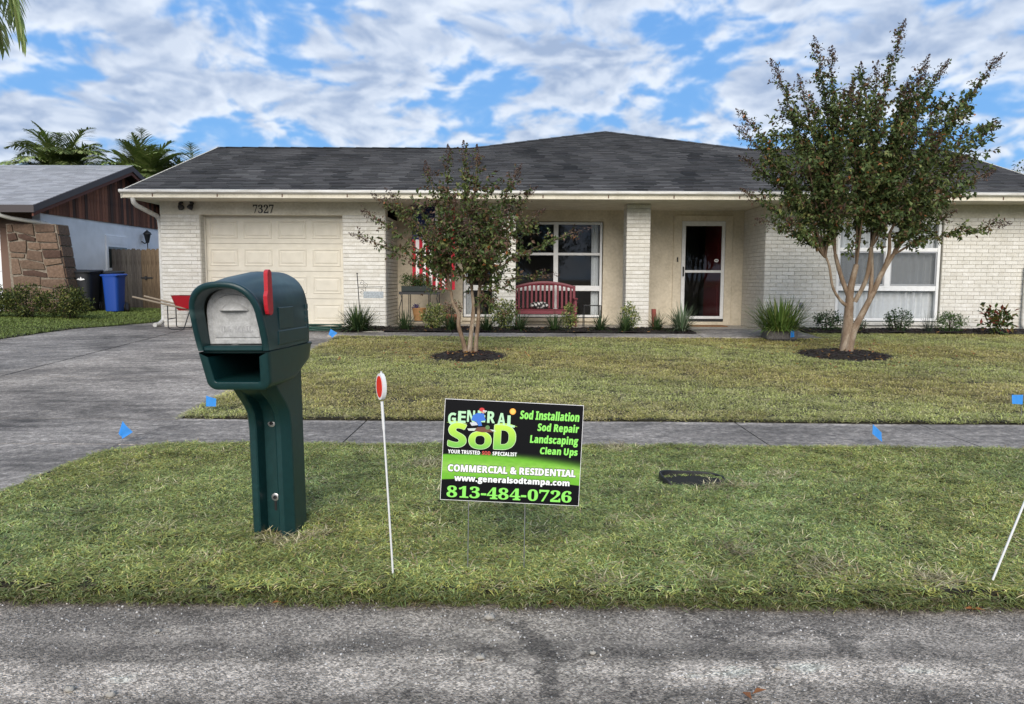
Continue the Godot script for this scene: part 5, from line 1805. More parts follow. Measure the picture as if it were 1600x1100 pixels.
	m.tube([Vector3(-0.47, -0.005, 0), Vector3(0.47, -0.005, 0)], 0.010, 8)
	part(m, "rod", M.iron, fl, true)
	# scroll hook with a small sign
	var gh := thing("garden_hook", "thin black scroll hook holding a small pale plaque by the garage", "garden hook", Vector3(-2.92, 0.35, -13.9))
	m = MB.new()
	m.tube([Vector3(0.05, 0.0, 0), Vector3(0.02, 0.5, 0), Vector3(-0.01, 1.02, 0)], 0.008, 6)
	m.lathe(Vector3(-0.01, 1.04, 0), [Vector2(0, -0.02), Vector2(0.018, 0), Vector2(0, 0.025)], 8)
	part(m, "rod", M.iron, gh, true)
	m = MB.new()
	m.tube([Vector3(0.0, 0.80, 0), Vector3(0.46, 0.81, 0)], 0.006, 6)
	for q in [[0.07, 0.88], [0.07, 0.71], [0.13, 0.83]]:
		var pts := []
		for k in 14:
			var a := k * 0.62
			pts.append(Vector3(q[0] + cos(a) * (0.006 + k * 0.0035), q[1] + sin(a) * (0.006 + k * 0.0035), 0))
		m.tube(pts, 0.004, 5)
	part(m, "scroll_arm", M.iron, gh, true)
	m = MB.new()
	m.box(Vector3(0.28, 0.665, 0.0), Vector3(0.36, 0.12, 0.012), Basis(), 0.003)
	part(m, "plaque", mat(Color(0.50, 0.57, 0.62), 0.6, {tex = M.stone.albedo_texture, per_m = 3.0}), gh, true)
	m = MB.new()
	bars(m, [[Vector3(0.14, 0.725, 0), Vector3(0.14, 0.805, 0)], [Vector3(0.42, 0.725, 0), Vector3(0.42, 0.805, 0)]], 0.003, 4)
	part(m, "hanger", M.iron, gh, true)
	# green hose in loose coils
	var hs := thing("garden_hose", "dark green garden hose coiled on the drive before the garage door", "hose", Vector3(-3.75, 0.335, -14.4))
	m = MB.new()
	var pts := []
	for k in 160:
		var a := k * 0.24
		var r := 0.34 + 0.07 * sin(k * 0.13) + 0.05 * sin(k * 0.31)
		pts.append(Vector3(cos(a) * r * 1.35, 0.018 + 0.10 * (k / 160.0) * (0.6 + 0.4 * sin(a * 0.7)), sin(a) * r * 0.75))
	m.tube(pts, 0.012, 6)
	part(m, "coil", M.hose, hs, true)
	# wheelbarrow
	var wb := thing("wheelbarrow", "red wheelbarrow with wooden handles parked before the left brick pier", "wheelbarrow", Vector3(-6.22, 0.33, -14.62), "", 0.12)
	m = MB.new()
	rows = []
	for e in [[0.36, 0.52, 0.36], [0.40, 0.58, 0.42], [0.62, 0.92, 0.62], [0.64, 0.95, 0.65], [0.61, 0.90, 0.61], [0.39, 0.56, 0.40]]:
		var r := PackedVector3Array()
		for k in 24:
			var a := -TAU * k / 24.0
			r.append(Vector3(sign(cos(a)) * pow(abs(cos(a)), 0.5) * e[1] * 0.5 + (0.10 if e[0] > 0.5 else 0.0), e[0], sign(sin(a)) * pow(abs(sin(a)), 0.5) * e[2] * 0.5))
		rows.append(r)
	m.grid(rows, true)
	m.lathe(Vector3(0, 0.40, 0), [Vector2(0.27, 0), Vector2(0, 0)], 16)
	part(m, "tray", M.red, wb, true)
	for sz in [-1, 1]:
		m = MB.new()
		m.tube([Vector3(-1.0, 0.62, sz * 0.30), Vector3(-0.4, 0.47, sz * 0.24), Vector3(0.75, 0.20, sz * 0.07)], 0.018, 8)
		part(m, "handle", mat(Color(0.30, 0.24, 0.17), 0.8), wb, true)
		m = MB.new()
		m.tube([Vector3(-0.40, 0.45, sz * 0.24), Vector3(-0.40, 0.04, sz * 0.24), Vector3(-0.34, 0.012, sz * 0.24), Vector3(-0.12, 0.012, sz * 0.24), Vector3(-0.02, 0.34, sz * 0.20)], 0.011, 6)
		part(m, "leg", M.iron, wb, true)
	m = MB.new()
	m.tube([Vector3(-0.40, 0.2, -0.24), Vector3(-0.40, 0.2, 0.24)], 0.01, 6)
	part(m, "brace", M.iron, wb, true)
	m = MB.new()
	m.lathe(Vector3(0.75, 0.20, 0), [Vector2(0.0, -0.03), Vector2(0.12, -0.025), Vector2(0.16, -0.045), Vector2(0.195, -0.03), Vector2(0.20, 0), Vector2(0.195, 0.03), Vector2(0.16, 0.045), Vector2(0.12, 0.025), Vector2(0.0, 0.03)], 24, Basis(Vector3.RIGHT, PI / 2))
	part(m, "wheel", M.black, wb, true)

# ---------------------------------------------------------------- small things by the street
func marker_flag(label: String, at: Vector3, hgt: float, outline: Array, turn: float, lean: Vector3):
	# outline: corners of the plastic flag, first two on the wire
	var t := thing("marker_flag", label, "flag", at, "blue utility marker flags", turn)
	t.scale = Vector3.ONE * 0.9
	var m := MB.new()
	m.tube([Vector3(0, -0.03, 0), lean * 0.5, lean + Vector3(0, hgt, 0) - Vector3(0, 0.0, 0)], 0.0028, 6)
	part(m, "wire", M.wire, t, true)
	m = MB.new()
	var a: Vector3 = outline[0]
	var b: Vector3 = outline[1]
	var c: Vector3 = outline[2]
	var d: Vector3 = outline[3]
	var rows := []
	for r in 7:
		var row := PackedVector3Array()
		for s in 9:
			var u := s / 8.0
			var v := r / 6.0
			var p := a.lerp(b, v).lerp(d.lerp(c, v), u)
			p.z += 0.012 * sin(u * 5.0 + v * 1.5) * u + 0.0022
			row.append(p + lean + Vector3(0, hgt, 0))
		rows.append(row)
	m.grid(rows, false, true)
	part(m, "flag", M.blue_flag, t, true)

func build_street_things():
	var F := func(w: float, h: float) -> Array: return [Vector3(0, 0, 0), Vector3(0, -h, 0), Vector3(w, -h * 0.96, 0), Vector3(w, -h * 0.04, 0)]
	marker_flag("blue marker flag drooping to a point at the driveway corner of the pavement", Vector3(-3.13, 0.0, -5.92), 0.20, [Vector3(0.005, 0, 0), Vector3(-0.035, -0.11, 0), Vector3(0.0, -0.155, 0.01), Vector3(0.095, -0.095, 0.02)], 0.0, Vector3(0.02, 0, 0))
	marker_flag("square blue marker flag at the lawn corner beside the driveway", Vector3(-2.98, 0.01, -7.22), 0.195, [Vector3(0, 0, 0), Vector3(-0.005, -0.115, 0), Vector3(0.105, -0.115, 0.01), Vector3(0.11, -0.03, 0.02)], 0.0, Vector3(0, 0, 0))
	marker_flag("blue marker flag at the lawn edge by the green hose", Vector3(-3.15, 0.27, -12.85), 0.24, [Vector3(0, -0.03, 0), Vector3(-0.04, -0.13, 0), Vector3(0.03, -0.19, 0.01), Vector3(0.13, -0.10, 0.02)], 0.0, Vector3(-0.02, 0, 0))
	marker_flag("pointed blue marker flag standing against the right stretch of pavement", Vector3(2.79, 0.01, -6.0), 0.19, [Vector3(0, 0, 0), Vector3(0.0, -0.085, 0), Vector3(0.085, -0.155, 0.01), Vector3(0.075, -0.07, 0.02)], 0.0, Vector3(0, 0, 0))
	marker_flag("blue marker flag on the lawn edge beyond the leaning white stake", Vector3(4.66, 0.01, -7.1), 0.28, F.call(-0.11, 0.10), 0.0, Vector3(0.02, 0, 0))
	marker_flag("blue marker flag standing before the grey fern planter", Vector3(4.58, 0.28, -12.98), 0.24, F.call(0.10, 0.16), 0.5, Vector3(0, 0, 0))
	# white driveway marker with a red reflector
	var at := Vector3(-0.535, 0.0, -3.21)
	var rm := thing("reflector_stake", "thin white stake with an oval red reflector on top", "stake", at)
	var tp := Vector3(-0.045, 0.80, -0.0)
	var m := MB.new()
	m.tube([Vector3(0, -0.05, 0), tp * 0.82], 0.0045, 8)
	m.tube([tp * 0.82, tp * 0.835, tp * 0.98], [0.0045, 0.0065, 0.0065], 8)
	part(m, "pole", M.stake, rm, true)
	var rb := Basis(Vector3.UP, -0.85) * Basis(Vector3.BACK, 0.05)
	var ov := func(rx: float, ry: float) -> Array:
		var o := []
		for k in 28: o.append(Vector2(cos(TAU * k / 28.0) * rx, sin(TAU * k / 28.0) * ry))
		return o
	m = MB.new()
	var hc := tp + Vector3(-0.001, 0.048, 0)
	m.prism(ov.call(0.029, 0.056), hc - rb * Vector3(0, 0, 0.009), hc + rb * Vector3(0, 0, 0.009), rb * Vector3.RIGHT, rb * Vector3.UP)
	m.tube([hc + Vector3(0, 0.050, 0), hc + Vector3(0, 0.064, 0)], 0.004, 6)
	var hd := part(m, "head", M.stake, rm, true)
	m = MB.new()
	m.prism(ov.call(0.021, 0.046), hc + rb * Vector3(0, 0, 0.0085), hc + rb * Vector3(0, 0, 0.0115), rb * Vector3.RIGHT, rb * Vector3.UP)
	part(m, "reflector", mat(Color(0.62, 0.03, 0.012), 0.25), hd, true)
	# plain leaning stake on the right
	var ws := thing("white_stake", "plain white stake leaning to the right in the grass", "stake", Vector3(2.0, 0.0, -3.18))
	m = MB.new()
	m.tube([Vector3(-0.01, -0.05, 0), Vector3(0.42, 1.02, -0.10)], 0.0048, 8)
	part(m, "pole", M.stake, ws, true)
	m = MB.new()
	m.prism(ov.call(0.026, 0.05), Vector3(0.435, 1.06, -0.11), Vector3(0.435, 1.06, -0.094), Vector3.RIGHT, Vector3.UP)
	part(m, "head", M.stake, ws, true)
	# meter box sunk in the sod
	var mb := thing("meter_box", "black plastic meter box rim half buried in the grass", "meter box", Vector3(1.12, 0.0, -4.82))
	m = MB.new()
	var rows := []
	for e in [[1.0, -0.06], [1.0, 0.050], [0.965, 0.056], [0.93, 0.050], [0.90, -0.08]]:
		var r := PackedVector3Array()
		for k in 40:
			var a := -TAU * k / 40.0
			r.append(Vector3(sign(cos(a)) * pow(abs(cos(a)), 0.6) * 0.215 * e[0], e[1] - 0.014 * cos(a) - 0.055 * smoothstep(0.1, 0.9, sin(a) + 0.4 * cos(a)), sign(sin(a)) * pow(abs(sin(a)), 0.6) * 0.15 * e[0]))
		rows.append(r)
	m.grid(rows, true)
	part(m, "rim", M.black, mb, true)
	m = MB.new()
	m.col = Color(0.010, 0.008, 0.006)  # soil near black: the shade of a deep box put into its colour
	m.lathe(Vector3(0, 0.028, 0), [Vector2(0.198, 0), Vector2(0.1, 0.006), Vector2(0, 0.004)], 24, Basis.from_scale(Vector3(1, 1, 0.70)))
	part(m, "soil", M.mulch, mb, true)
	# stones lying on the road
	var spec := [[-0.11, -2.92, 0.017, "pale stone on the road below the lawn sign"], [-0.13, -2.60, 0.013, "pale broken stone in the dark strip of the road"], [-1.36, -2.78, 0.009, "small yellowish stone on the left of the road"], [-1.30, -2.33, 0.014, "pale stone in the worn strip on the road"], [-0.25, -2.27, 0.012, "whitish stone close to the lower edge of the road strip"], [0.27, -2.64, 0.010, "small greenish stone on the road"], [0.90, -2.55, 0.009, "small reddish stone on the road"], [-1.45, -2.36, 0.013, "flat pale stone in the worn road strip"]]
	for q in spec:
		var p := thing("pebble", q[3], "stone", Vector3(q[0], -0.034, q[1]), "stones lying on the road")
		m = MB.new()
		var rws := []
		for a in 6:
			var r := PackedVector3Array()
			var el := -PI / 2 + PI * a / 5.0
			for k in 9:
				var az := -TAU * k / 9.0
				var d := Vector3(cos(az) * cos(el) * 1.25, sin(el) * 0.75 + 0.55, sin(az) * cos(el))
				r.append(d * q[2] * (1.0 + 0.22 * sin(k * 2.3 + a * 1.7 + q[0] * 9.0)))
			rws.append(r)
		m.grid(rws, true)
		part(m, "stone", M.pebble, p, true)
	# loose grit
	var grit := []
	var gm := MB.new()
	gm.box(Vector3.ZERO, Vector3(1, 0.6, 0.8), Basis(), 0.25)
	var gms := gm.mesh()
	for k in 11000:
		var x := rng.randf_range(-3.2, 3.2)
		var z := rng.randf_range(-3.06, -2.0)
		if sod_noise.get_noise_2d(x * 2.0, z * 6.0) < rng.randf_range(-0.6, 0.35): continue
		var s := 0.0025 + 0.008 * pow(rng.randf(), 2.6)
		var v := rng.randf_range(0.10, 0.62)
		grit.append([Transform3D(Basis.from_euler(rv(3.0)).scaled(Vector3.ONE * s), Vector3(x, -0.033, z)), Color(v, v * 0.97, v * 0.92)])
	tag(scatter("road_grit", gms, M.plain, grit), "loose grit strewn over the road surface", "grit", "", "stuff")
	# fallen leaves and clippings
	var lv := MB.new()
	for q in [[-0.98, -3.03], [0.12, -3.04], [0.2, -3.03], [1.85, -3.02], [0.75, -2.37], [-1.75, -3.05]]:
		for k in 2:
			lv.col = Color(0.28, 0.12, 0.05) * rng.randf_range(0.6, 1.3)
			lv.leaf(Vector3(q[0], -0.022, q[1]) + Vector3(rng.randf_range(-0.03, 0.03), 0, rng.randf_range(-0.01, 0.01)), Vector3(rng.randf_range(-1, 1), 0.1, rng.randf_range(-1, 1)).normalized(), Vector3.UP, 0.05, 0.028)
	for k in 240:
		var tree := rng.randf() < 0.5
		var c := Vector3(-0.7, 0.0, -11.0) if tree else Vector3(4.87, 0.0, -11.4)
		var a := rng.randf() * TAU
		var r := rng.randf() * 1.9
		var p := c + Vector3(cos(a) * r, 0, sin(a) * r)
		p.y = land(p.z) + (0.085 if r < 0.5 else 0.06)
		lv.col = [Color(0.38, 0.20, 0.06), Color(0.30, 0.09, 0.04), Color(0.24, 0.17, 0.08)][rng.randi_range(0, 2)]
		lv.leaf(p, Vector3(rng.randf_range(-1, 1), 0.2, rng.randf_range(-1, 1)).normalized(), Vector3.UP, 0.055, 0.032)
	var fl := top(lv, "fallen_leaves", M.leaves)
	tag(fl, "scattered brown and orange fallen leaves under trees and along the kerb", "leaves", "", "stuff")

func build_opposite_side():
	# trees across the street behind the camera, which the window glass mirrors
	var t := thing("street_tree", "broad leafy tree standing across the street from the house", "tree", Vector3(-14, 0, 17), "trees across the street")
	var m := MB.new()
	m.col = Color(0.12, 0.10, 0.08)
	m.tube([Vector3(0, -0.1, 0), Vector3(0.1, 1.5, 0), Vector3(0, 3.5, 0.1)], [0.3, 0.22, 0.14], 10)
	for k in 7: m.tube([Vector3(0.05, 2.2, 0), Vector3(cos(k * 0.9) * 1.6, 3.8, sin(k * 0.9) * 1.6), Vector3(cos(k * 0.9) * 3.0, 5.2, sin(k * 0.9) * 3.0)], [0.1, 0.07, 0.02], 6)
	part(m, "trunk", M.bark, t, true)
	m = MB.new()
	for k in 150:
		var p := Vector3(rng.randf_range(-1, 1), rng.randf_range(-1, 1), rng.randf_range(-1, 1))
		if p.length() > 1.0: continue
		p = Vector3(p.x * 4.2, 4.4 + p.y * 2.5, p.z * 3.6)
		for e in 60:
			m.col = [Color(0.04, 0.07, 0.02), Color(0.06, 0.10, 0.03), Color(0.03, 0.05, 0.018)][rng.randi_range(0, 2)] * rng.randf_range(0.8, 1.25)
			m.leaf(p + rv(0.75), rv(1.0).normalized(), Vector3.UP, 0.32, 0.17)
	part(m, "crown", M.leaves, t, true)
	for q in [[-6.5, 19.0, 1.0, 1.1], [1.0, 17.5, 2.1, 1.05], [8.5, 18.5, 3.3, 1.15], [16.0, 17.0, 4.4, 1.0], [24.0, 18.0, 5.2, 1.1], [-22.0, 18.0, 0.4, 1.1]]:
		copy(t, Vector3(q[0], 0, q[1]), q[2], "", q[3] * 0.75)

func scatter(called: String, mesh: Mesh, m: Material, list: Array) -> MultiMeshInstance3D:
	var mm := MultiMesh.new()
	mm.transform_format = MultiMesh.TRANSFORM_3D
	mm.use_colors = true
	mm.mesh = mesh
	mm.instance_count = list.size()
	for k in list.size():
		mm.set_instance_transform(k, list[k][0])
		mm.set_instance_color(k, list[k][1])
	var o := MultiMeshInstance3D.new()
	o.name = numbered(called)
	o.multimesh = mm
	o.material_override = m
	add_child(o)
	return o

# ---------------------------------------------------------------- mailbox
func build_mailbox():
	var t := thing("mailbox", "dark green plastic mailbox on a thick post with a raised red flag", "mailbox", Vector3(-1.22, 0.0, -3.83), "", deg_to_rad(-5.4))
	t.rotation.z = deg_to_rad(1.0)
	# local: z towards the street; the hood spans z -0.12 .. front
	var zb := -0.13
	var sy := 0.975
	var zfront := func(y: float) -> float: return 0.43 + 0.36 * (y - sy) if y > sy else 0.43 + 0.30 * (y - sy)
	var profile := func(w: float, y0: float, yc: float, yt: float) -> Array:
		var o := [Vector2(-w, y0), Vector2(-w - 0.002, lerpf(y0, yc, 0.35)), Vector2(-w - 0.002, lerpf(y0, yc, 0.7))]
		for k in 25:
			var a := PI - PI * k / 24.0
			o.append(Vector2(sign(cos(a)) * pow(abs(cos(a)), 0.80) * w, yc + pow(abs(sin(a)), 0.80) * (yt - yc)))
		o.append(Vector2(w + 0.002, lerpf(y0, yc, 0.7))); o.append(Vector2(w + 0.002, lerpf(y0, yc, 0.35))); o.append(Vector2(w, y0))
		return o
	var chalk := noise(77, 9.0, 4)
	var base_c := Color(0.0065, 0.043, 0.044)
	var cc := func(p: Vector3) -> Color:
		var k := smoothstep(0.02, 0.50, chalk.get_noise_3d(p.x * 0.8, p.y * 1.6, p.z * 0.35))
		return base_c.lerp(Color(0.12, 0.19, 0.19), k * 0.6)
	# hood: loft from the front lip to the rounded back
	var m := MB.new()
	var rows := []
	var cols := []
	var ss := [[0.0, 0.0], [0.012, -0.004], [0.03, -0.002], [0.06, 0.0], [0.3, 0.0], [0.6, 0.0], [0.86, 0.0], [0.93, 0.008], [0.97, 0.022], [0.99, 0.045], [1.0, 0.08]]
	for s in ss:
		var pr: Array = profile.call(0.163 - s[1], sy + 0.003, 1.12, 1.283 + 0.05 * smoothstep(0.0, 0.55, s[0]) - s[1])
		var r := PackedVector3Array()
		var c := PackedColorArray()
		for q in pr:
			var p := Vector3(q.x, q.y, lerpf(zfront.call(q.y), zb, s[0]))
			r.append(p); c.append(cc.call(p))
		rows.append(r); cols.append(c)
	m.grid(rows, false, true, cols)
	# back closing
	var bk: PackedVector3Array = rows[rows.size() - 1]
	m.col = base_c
	for k in bk.size() - 1: m.tri(Vector3(0, 1.12, zb), bk[k + 1], bk[k])
	# lip and inner throat
	rows = []
	cols = []
	for s in [[0.0, 0.0], [0.008, -0.008], [0.020, -0.008], [0.026, 0.004], [0.030, 0.075]]:
		var pr: Array = profile.call(0.163 - s[0], sy + 0.003, 1.12, 1.283 - s[0])
		var r := PackedVector3Array()
		var c := PackedColorArray()
		for q in pr:
			var p := Vector3(q.x, q.y, zfront.call(q.y) - s[1])
			r.append(p); c.append(cc.call(p))
		rows.append(r); cols.append(c)
	m.grid(rows, false, false, cols)
	# ledge below the door
	m.col = base_c
	m.box(Vector3(0, sy + 0.012, 0.40), Vector3(0.28, 0.024, 0.06), Basis(), 0.006)
	var hood := part(m, "hood", M.teal_chalk, t, true)
	# embossed fields on the right side
	m = MB.new()
	var fx := 0.1645
	m.box(Vector3(fx, 1.115, 0.22), Vector3(0.006, 0.10, 0.17), Basis(), 0.002)
	m.box(Vector3(fx, 1.026, 0.14), Vector3(0.008, 0.065, 0.36), Basis(), 0.003)
	part(m, "side_panel", M.teal, hood, true)
	m = MB.new()
	for k in 4:
		m.box(Vector3(0.1655, 1.06 + k * 0.033, -0.03), Vector3(0.003, 0.020, 0.014), Basis(), 0.001)
		m.box(Vector3(0.1655, 1.06 + k * 0.033, -0.055), Vector3(0.003, 0.026, 0.008), Basis(), 0.001)
	part(m, "worn_decal", mat(Color(0.022, 0.062, 0.062), 0.6), hood, true)
	# door: arched grey panel, slightly slanted
	var dz := func(y: float) -> float: return 0.365 + 0.16 * (y - sy)
	var dp := func(ins: float, out: float) -> PackedVector3Array:
		var r := PackedVector3Array()
		for q in profile.call(0.136 - ins, sy + 0.027 + ins, 1.115, 1.258 - ins): r.append(Vector3(q.x, q.y, dz.call(q.y) + out))
		return r
	m = MB.new()
	var st := [[0.0, -0.03], [0.0, 0.0], [0.004, 0.004], [0.022, 0.004], [0.025, 0.001], [0.030, 0.001], [0.033, 0.006]]
	for k in st.size() - 1:
		var a: PackedVector3Array = dp.call(st[k][0], st[k][1])
		var b: PackedVector3Array = dp.call(st[k + 1][0], st[k + 1][1])
		for e in a.size():
			var f := (e + 1) % a.size()
			m.quad(a[f], a[e], b[e], b[f])
	var inner: PackedVector3Array = dp.call(0.033, 0.006)
	var mid := Vector3(0, 1.12, dz.call(1.12) + 0.006)
	for e in inner.size(): m.tri(mid, inner[(e + 1) % inner.size()], inner[e])
	var door := part(m, "door", M.mail_door, t, true)
	m = MB.new()
	rows = []
	for k in 13:
		var x := lerpf(-0.066, 0.066, k / 12.0)
		var u := 1.0 - pow(abs(x) / 0.067, 2.2)
		var r := PackedVector3Array()
		var y := 1.158
		var z: float = dz.call(y) + 0.006
		r.append(Vector3(x, y + 0.038 * u, z)); r.append(Vector3(x, y + 0.028 * u, z + 0.014 * u)); r.append(Vector3(x, y + 0.004, z + 0.030 * sqrt(u))); r.append(Vector3(x, y - 0.004, z + 0.030 * sqrt(u))); r.append(Vector3(x, y - 0.005, z))
		rows.append(r)
	m.grid(rows, false, true)
	part(m, "handle", M.mail_door, door, true)
	var em := mat(Color(0.40, 0.405, 0.41), 0.55)
	var e1 := text("U.S. MAIL", "Droid Serif", 0.15, 0.026, em, door, Vector3(0, 1.072, dz.call(1.072) + 0.007), 0.0022, Basis(Vector3.RIGHT, 0.16))
	e1.name = "embossed_lettering"
	# lower tray: newspaper holder
	m = MB.new()
	var lowp := func(w: float, top_y: float, bot: float, rr: float) -> Array:
		var o := [Vector2(-w, top_y)]
		for k in 7:
			var a := PI + (PI / 2) * k / 6.0
			o.append(Vector2(-w + 0.012 + rr + cos(a) * rr, bot + rr + sin(a) * rr))
		for k in 7:
			var a := 1.5 * PI + (PI / 2) * k / 6.0
			o.append(Vector2(w - 0.012 - rr + cos(a) * rr, bot + rr + sin(a) * rr))
		o.append(Vector2(w, top_y))
		return o
	var zl := func(y: float) -> float: return 0.435 + 0.28 * (y - sy)
	rows = []
	for s in [[0.0, 0.0], [0.02, -0.004], [0.06, -0.004], [0.3, -0.004], [0.62, -0.004], [0.9, 0.0], [0.97, 0.006], [1.0, 0.025]]:
		var r := PackedVector3Array()
		var lift: float = 0.07 * smoothstep(0.5, 1.0, s[0])
		for q in lowp.call(0.160 - s[1], sy - 0.004, 0.795 + lift, 0.045): r.append(Vector3(q.x, q.y, lerpf(zl.call(q.y), zb - 0.01, s[0])))
		rows.append(r)
	m.grid(rows)
	var tb: PackedVector3Array = rows[rows.size() - 1]
	for k in tb.size(): m.tri(Vector3(0, 0.92, zb - 0.01), tb[k], tb[(k + 1) % tb.size()])
	rows = []
	for s in [[0.0, 0.0, 0.0], [0.010, -0.008, 0.006], [0.034, -0.008, 0.018], [0.042, 0.0, 0.022], [0.046, 0.46, 0.022]]:
		var r := PackedVector3Array()
		for q in lowp.call(0.160 - s[0], sy - 0.004 - s[2], 0.795 + s[0] * 0.95, 0.045 - s[0] * 0.8): r.append(Vector3(q.x, q.y, zl.call(q.y) - s[1]))
		rows.append(r)
	m.grid(rows, false, true)
	m.box(Vector3(0, sy - 0.006, 0.14), Vector3(0.318, 0.012, 0.52), Basis(), 0.003)
	m.box(Vector3(0, 0.925, -0.125), Vector3(0.25, 0.085, 0.02))
	for k in 11: m.box(Vector3(-0.10 + k * 0.02, 0.831, 0.29), Vector3(0.009, 0.006, 0.20), Basis(), 0.002)
	part(m, "paper_tray", M.teal, t, true)
	# post: a channel that opens to the street, flaring forward under the tray
	m = MB.new()
	rows = []
	var ys := [-0.06, 0.0, 0.2, 0.4, 0.56, 0.64, 0.69, 0.72, 0.745, 0.77, 0.785, 0.80]
	for y in ys:
		var fl: float = 0.17 * pow(smoothstep(0.56, 0.82, y), 1.6)
		var rec: float = 0.075 * (1.0 - smoothstep(0.70, 0.765, y))
		var zf: float = 0.10 + fl
		var r := PackedVector3Array()
		for q in [Vector2(-0.098, -0.11), Vector2(-0.102, -0.10), Vector2(-0.102, zf - 0.012), Vector2(-0.092, zf), Vector2(-0.066, zf), Vector2(-0.060, zf - 0.006 * (1.0 if rec > 0.03 else 0.2)), Vector2(-0.052, zf - rec), Vector2(0.026, zf - rec), Vector2(0.036, zf - 0.006 * (1.0 if rec > 0.03 else 0.2)), Vector2(0.042, zf), Vector2(0.066, zf), Vector2(0.100, zf - 0.045), Vector2(0.102, zf - 0.055), Vector2(0.102, -0.10), Vector2(0.098, -0.11)]:
			r.append(Vector3(q.x, y + (0.07 * smoothstep(0.12, -0.10, q.y) if y > 0.795 else 0.0), q.y))
		rows.append(r)
	# flat facets: one strip per edge
	var cnt: int = rows[0].size()
	for e in cnt:
		var f := (e + 1) % cnt
		var strip := []
		for r in rows: strip.append(PackedVector3Array([r[f], r[e]]))
		m.grid(strip, false, false)
	var post := part(m, "post", M.teal, t, true)
	for q in [Vector2(-0.012, 0.575), Vector2(-0.008, 0.195)]:
		m = MB.new()
		var o := Vector3(q.x, q.y, 0.0255)
		m.lathe(o, [Vector2(0.019, 0.0), Vector2(0.020, 0.003), Vector2(0.009, 0.004)], 20, Basis(Vector3.RIGHT, PI / 2))
		var bo := part(m, "washer", M.steel, post, true)
		m = MB.new()
		m.lathe(o + Vector3(0, 0, 0.003), [Vector2(0.010, 0.0), Vector2(0.010, 0.006), Vector2(0.0, 0.007)], 6, Basis(Vector3.RIGHT, PI / 2))
		part(m, "bolt", M.iron, bo, true)
	m = MB.new()
	m.box(Vector3(-0.008, 0.150, 0.026), Vector3(0.012, 0.05, 0.004), Basis(), 0.001)
	part(m, "slot", M.black, post, true)
	# red flag on the right side
	m = MB.new()
	var fo := []
	for q in [[0.0, 0.0, 0.022], [0.0, 0.085, 0.020]]:
		pass
	fo = [Vector2(-0.022, 0.0), Vector2(-0.016, -0.016), Vector2(0.0, -0.023), Vector2(0.016, -0.016), Vector2(0.022, 0.0), Vector2(0.021, 0.075), Vector2(0.018, 0.195), Vector2(0.010, 0.208), Vector2(-0.002, 0.211), Vector2(-0.014, 0.205), Vector2(-0.019, 0.192), Vector2(-0.020, 0.10), Vector2(-0.030, 0.075), Vector2(-0.027, 0.03)]
	var o2 := Vector3(0.168, 1.155, 0.435)
	m.prism(fo, o2, o2 + Vector3(0.018, 0, 0), Vector3(0, 0, -1.15), Vector3(0, 0.86, 0))
	part(m, "flag", M.red, t, true)

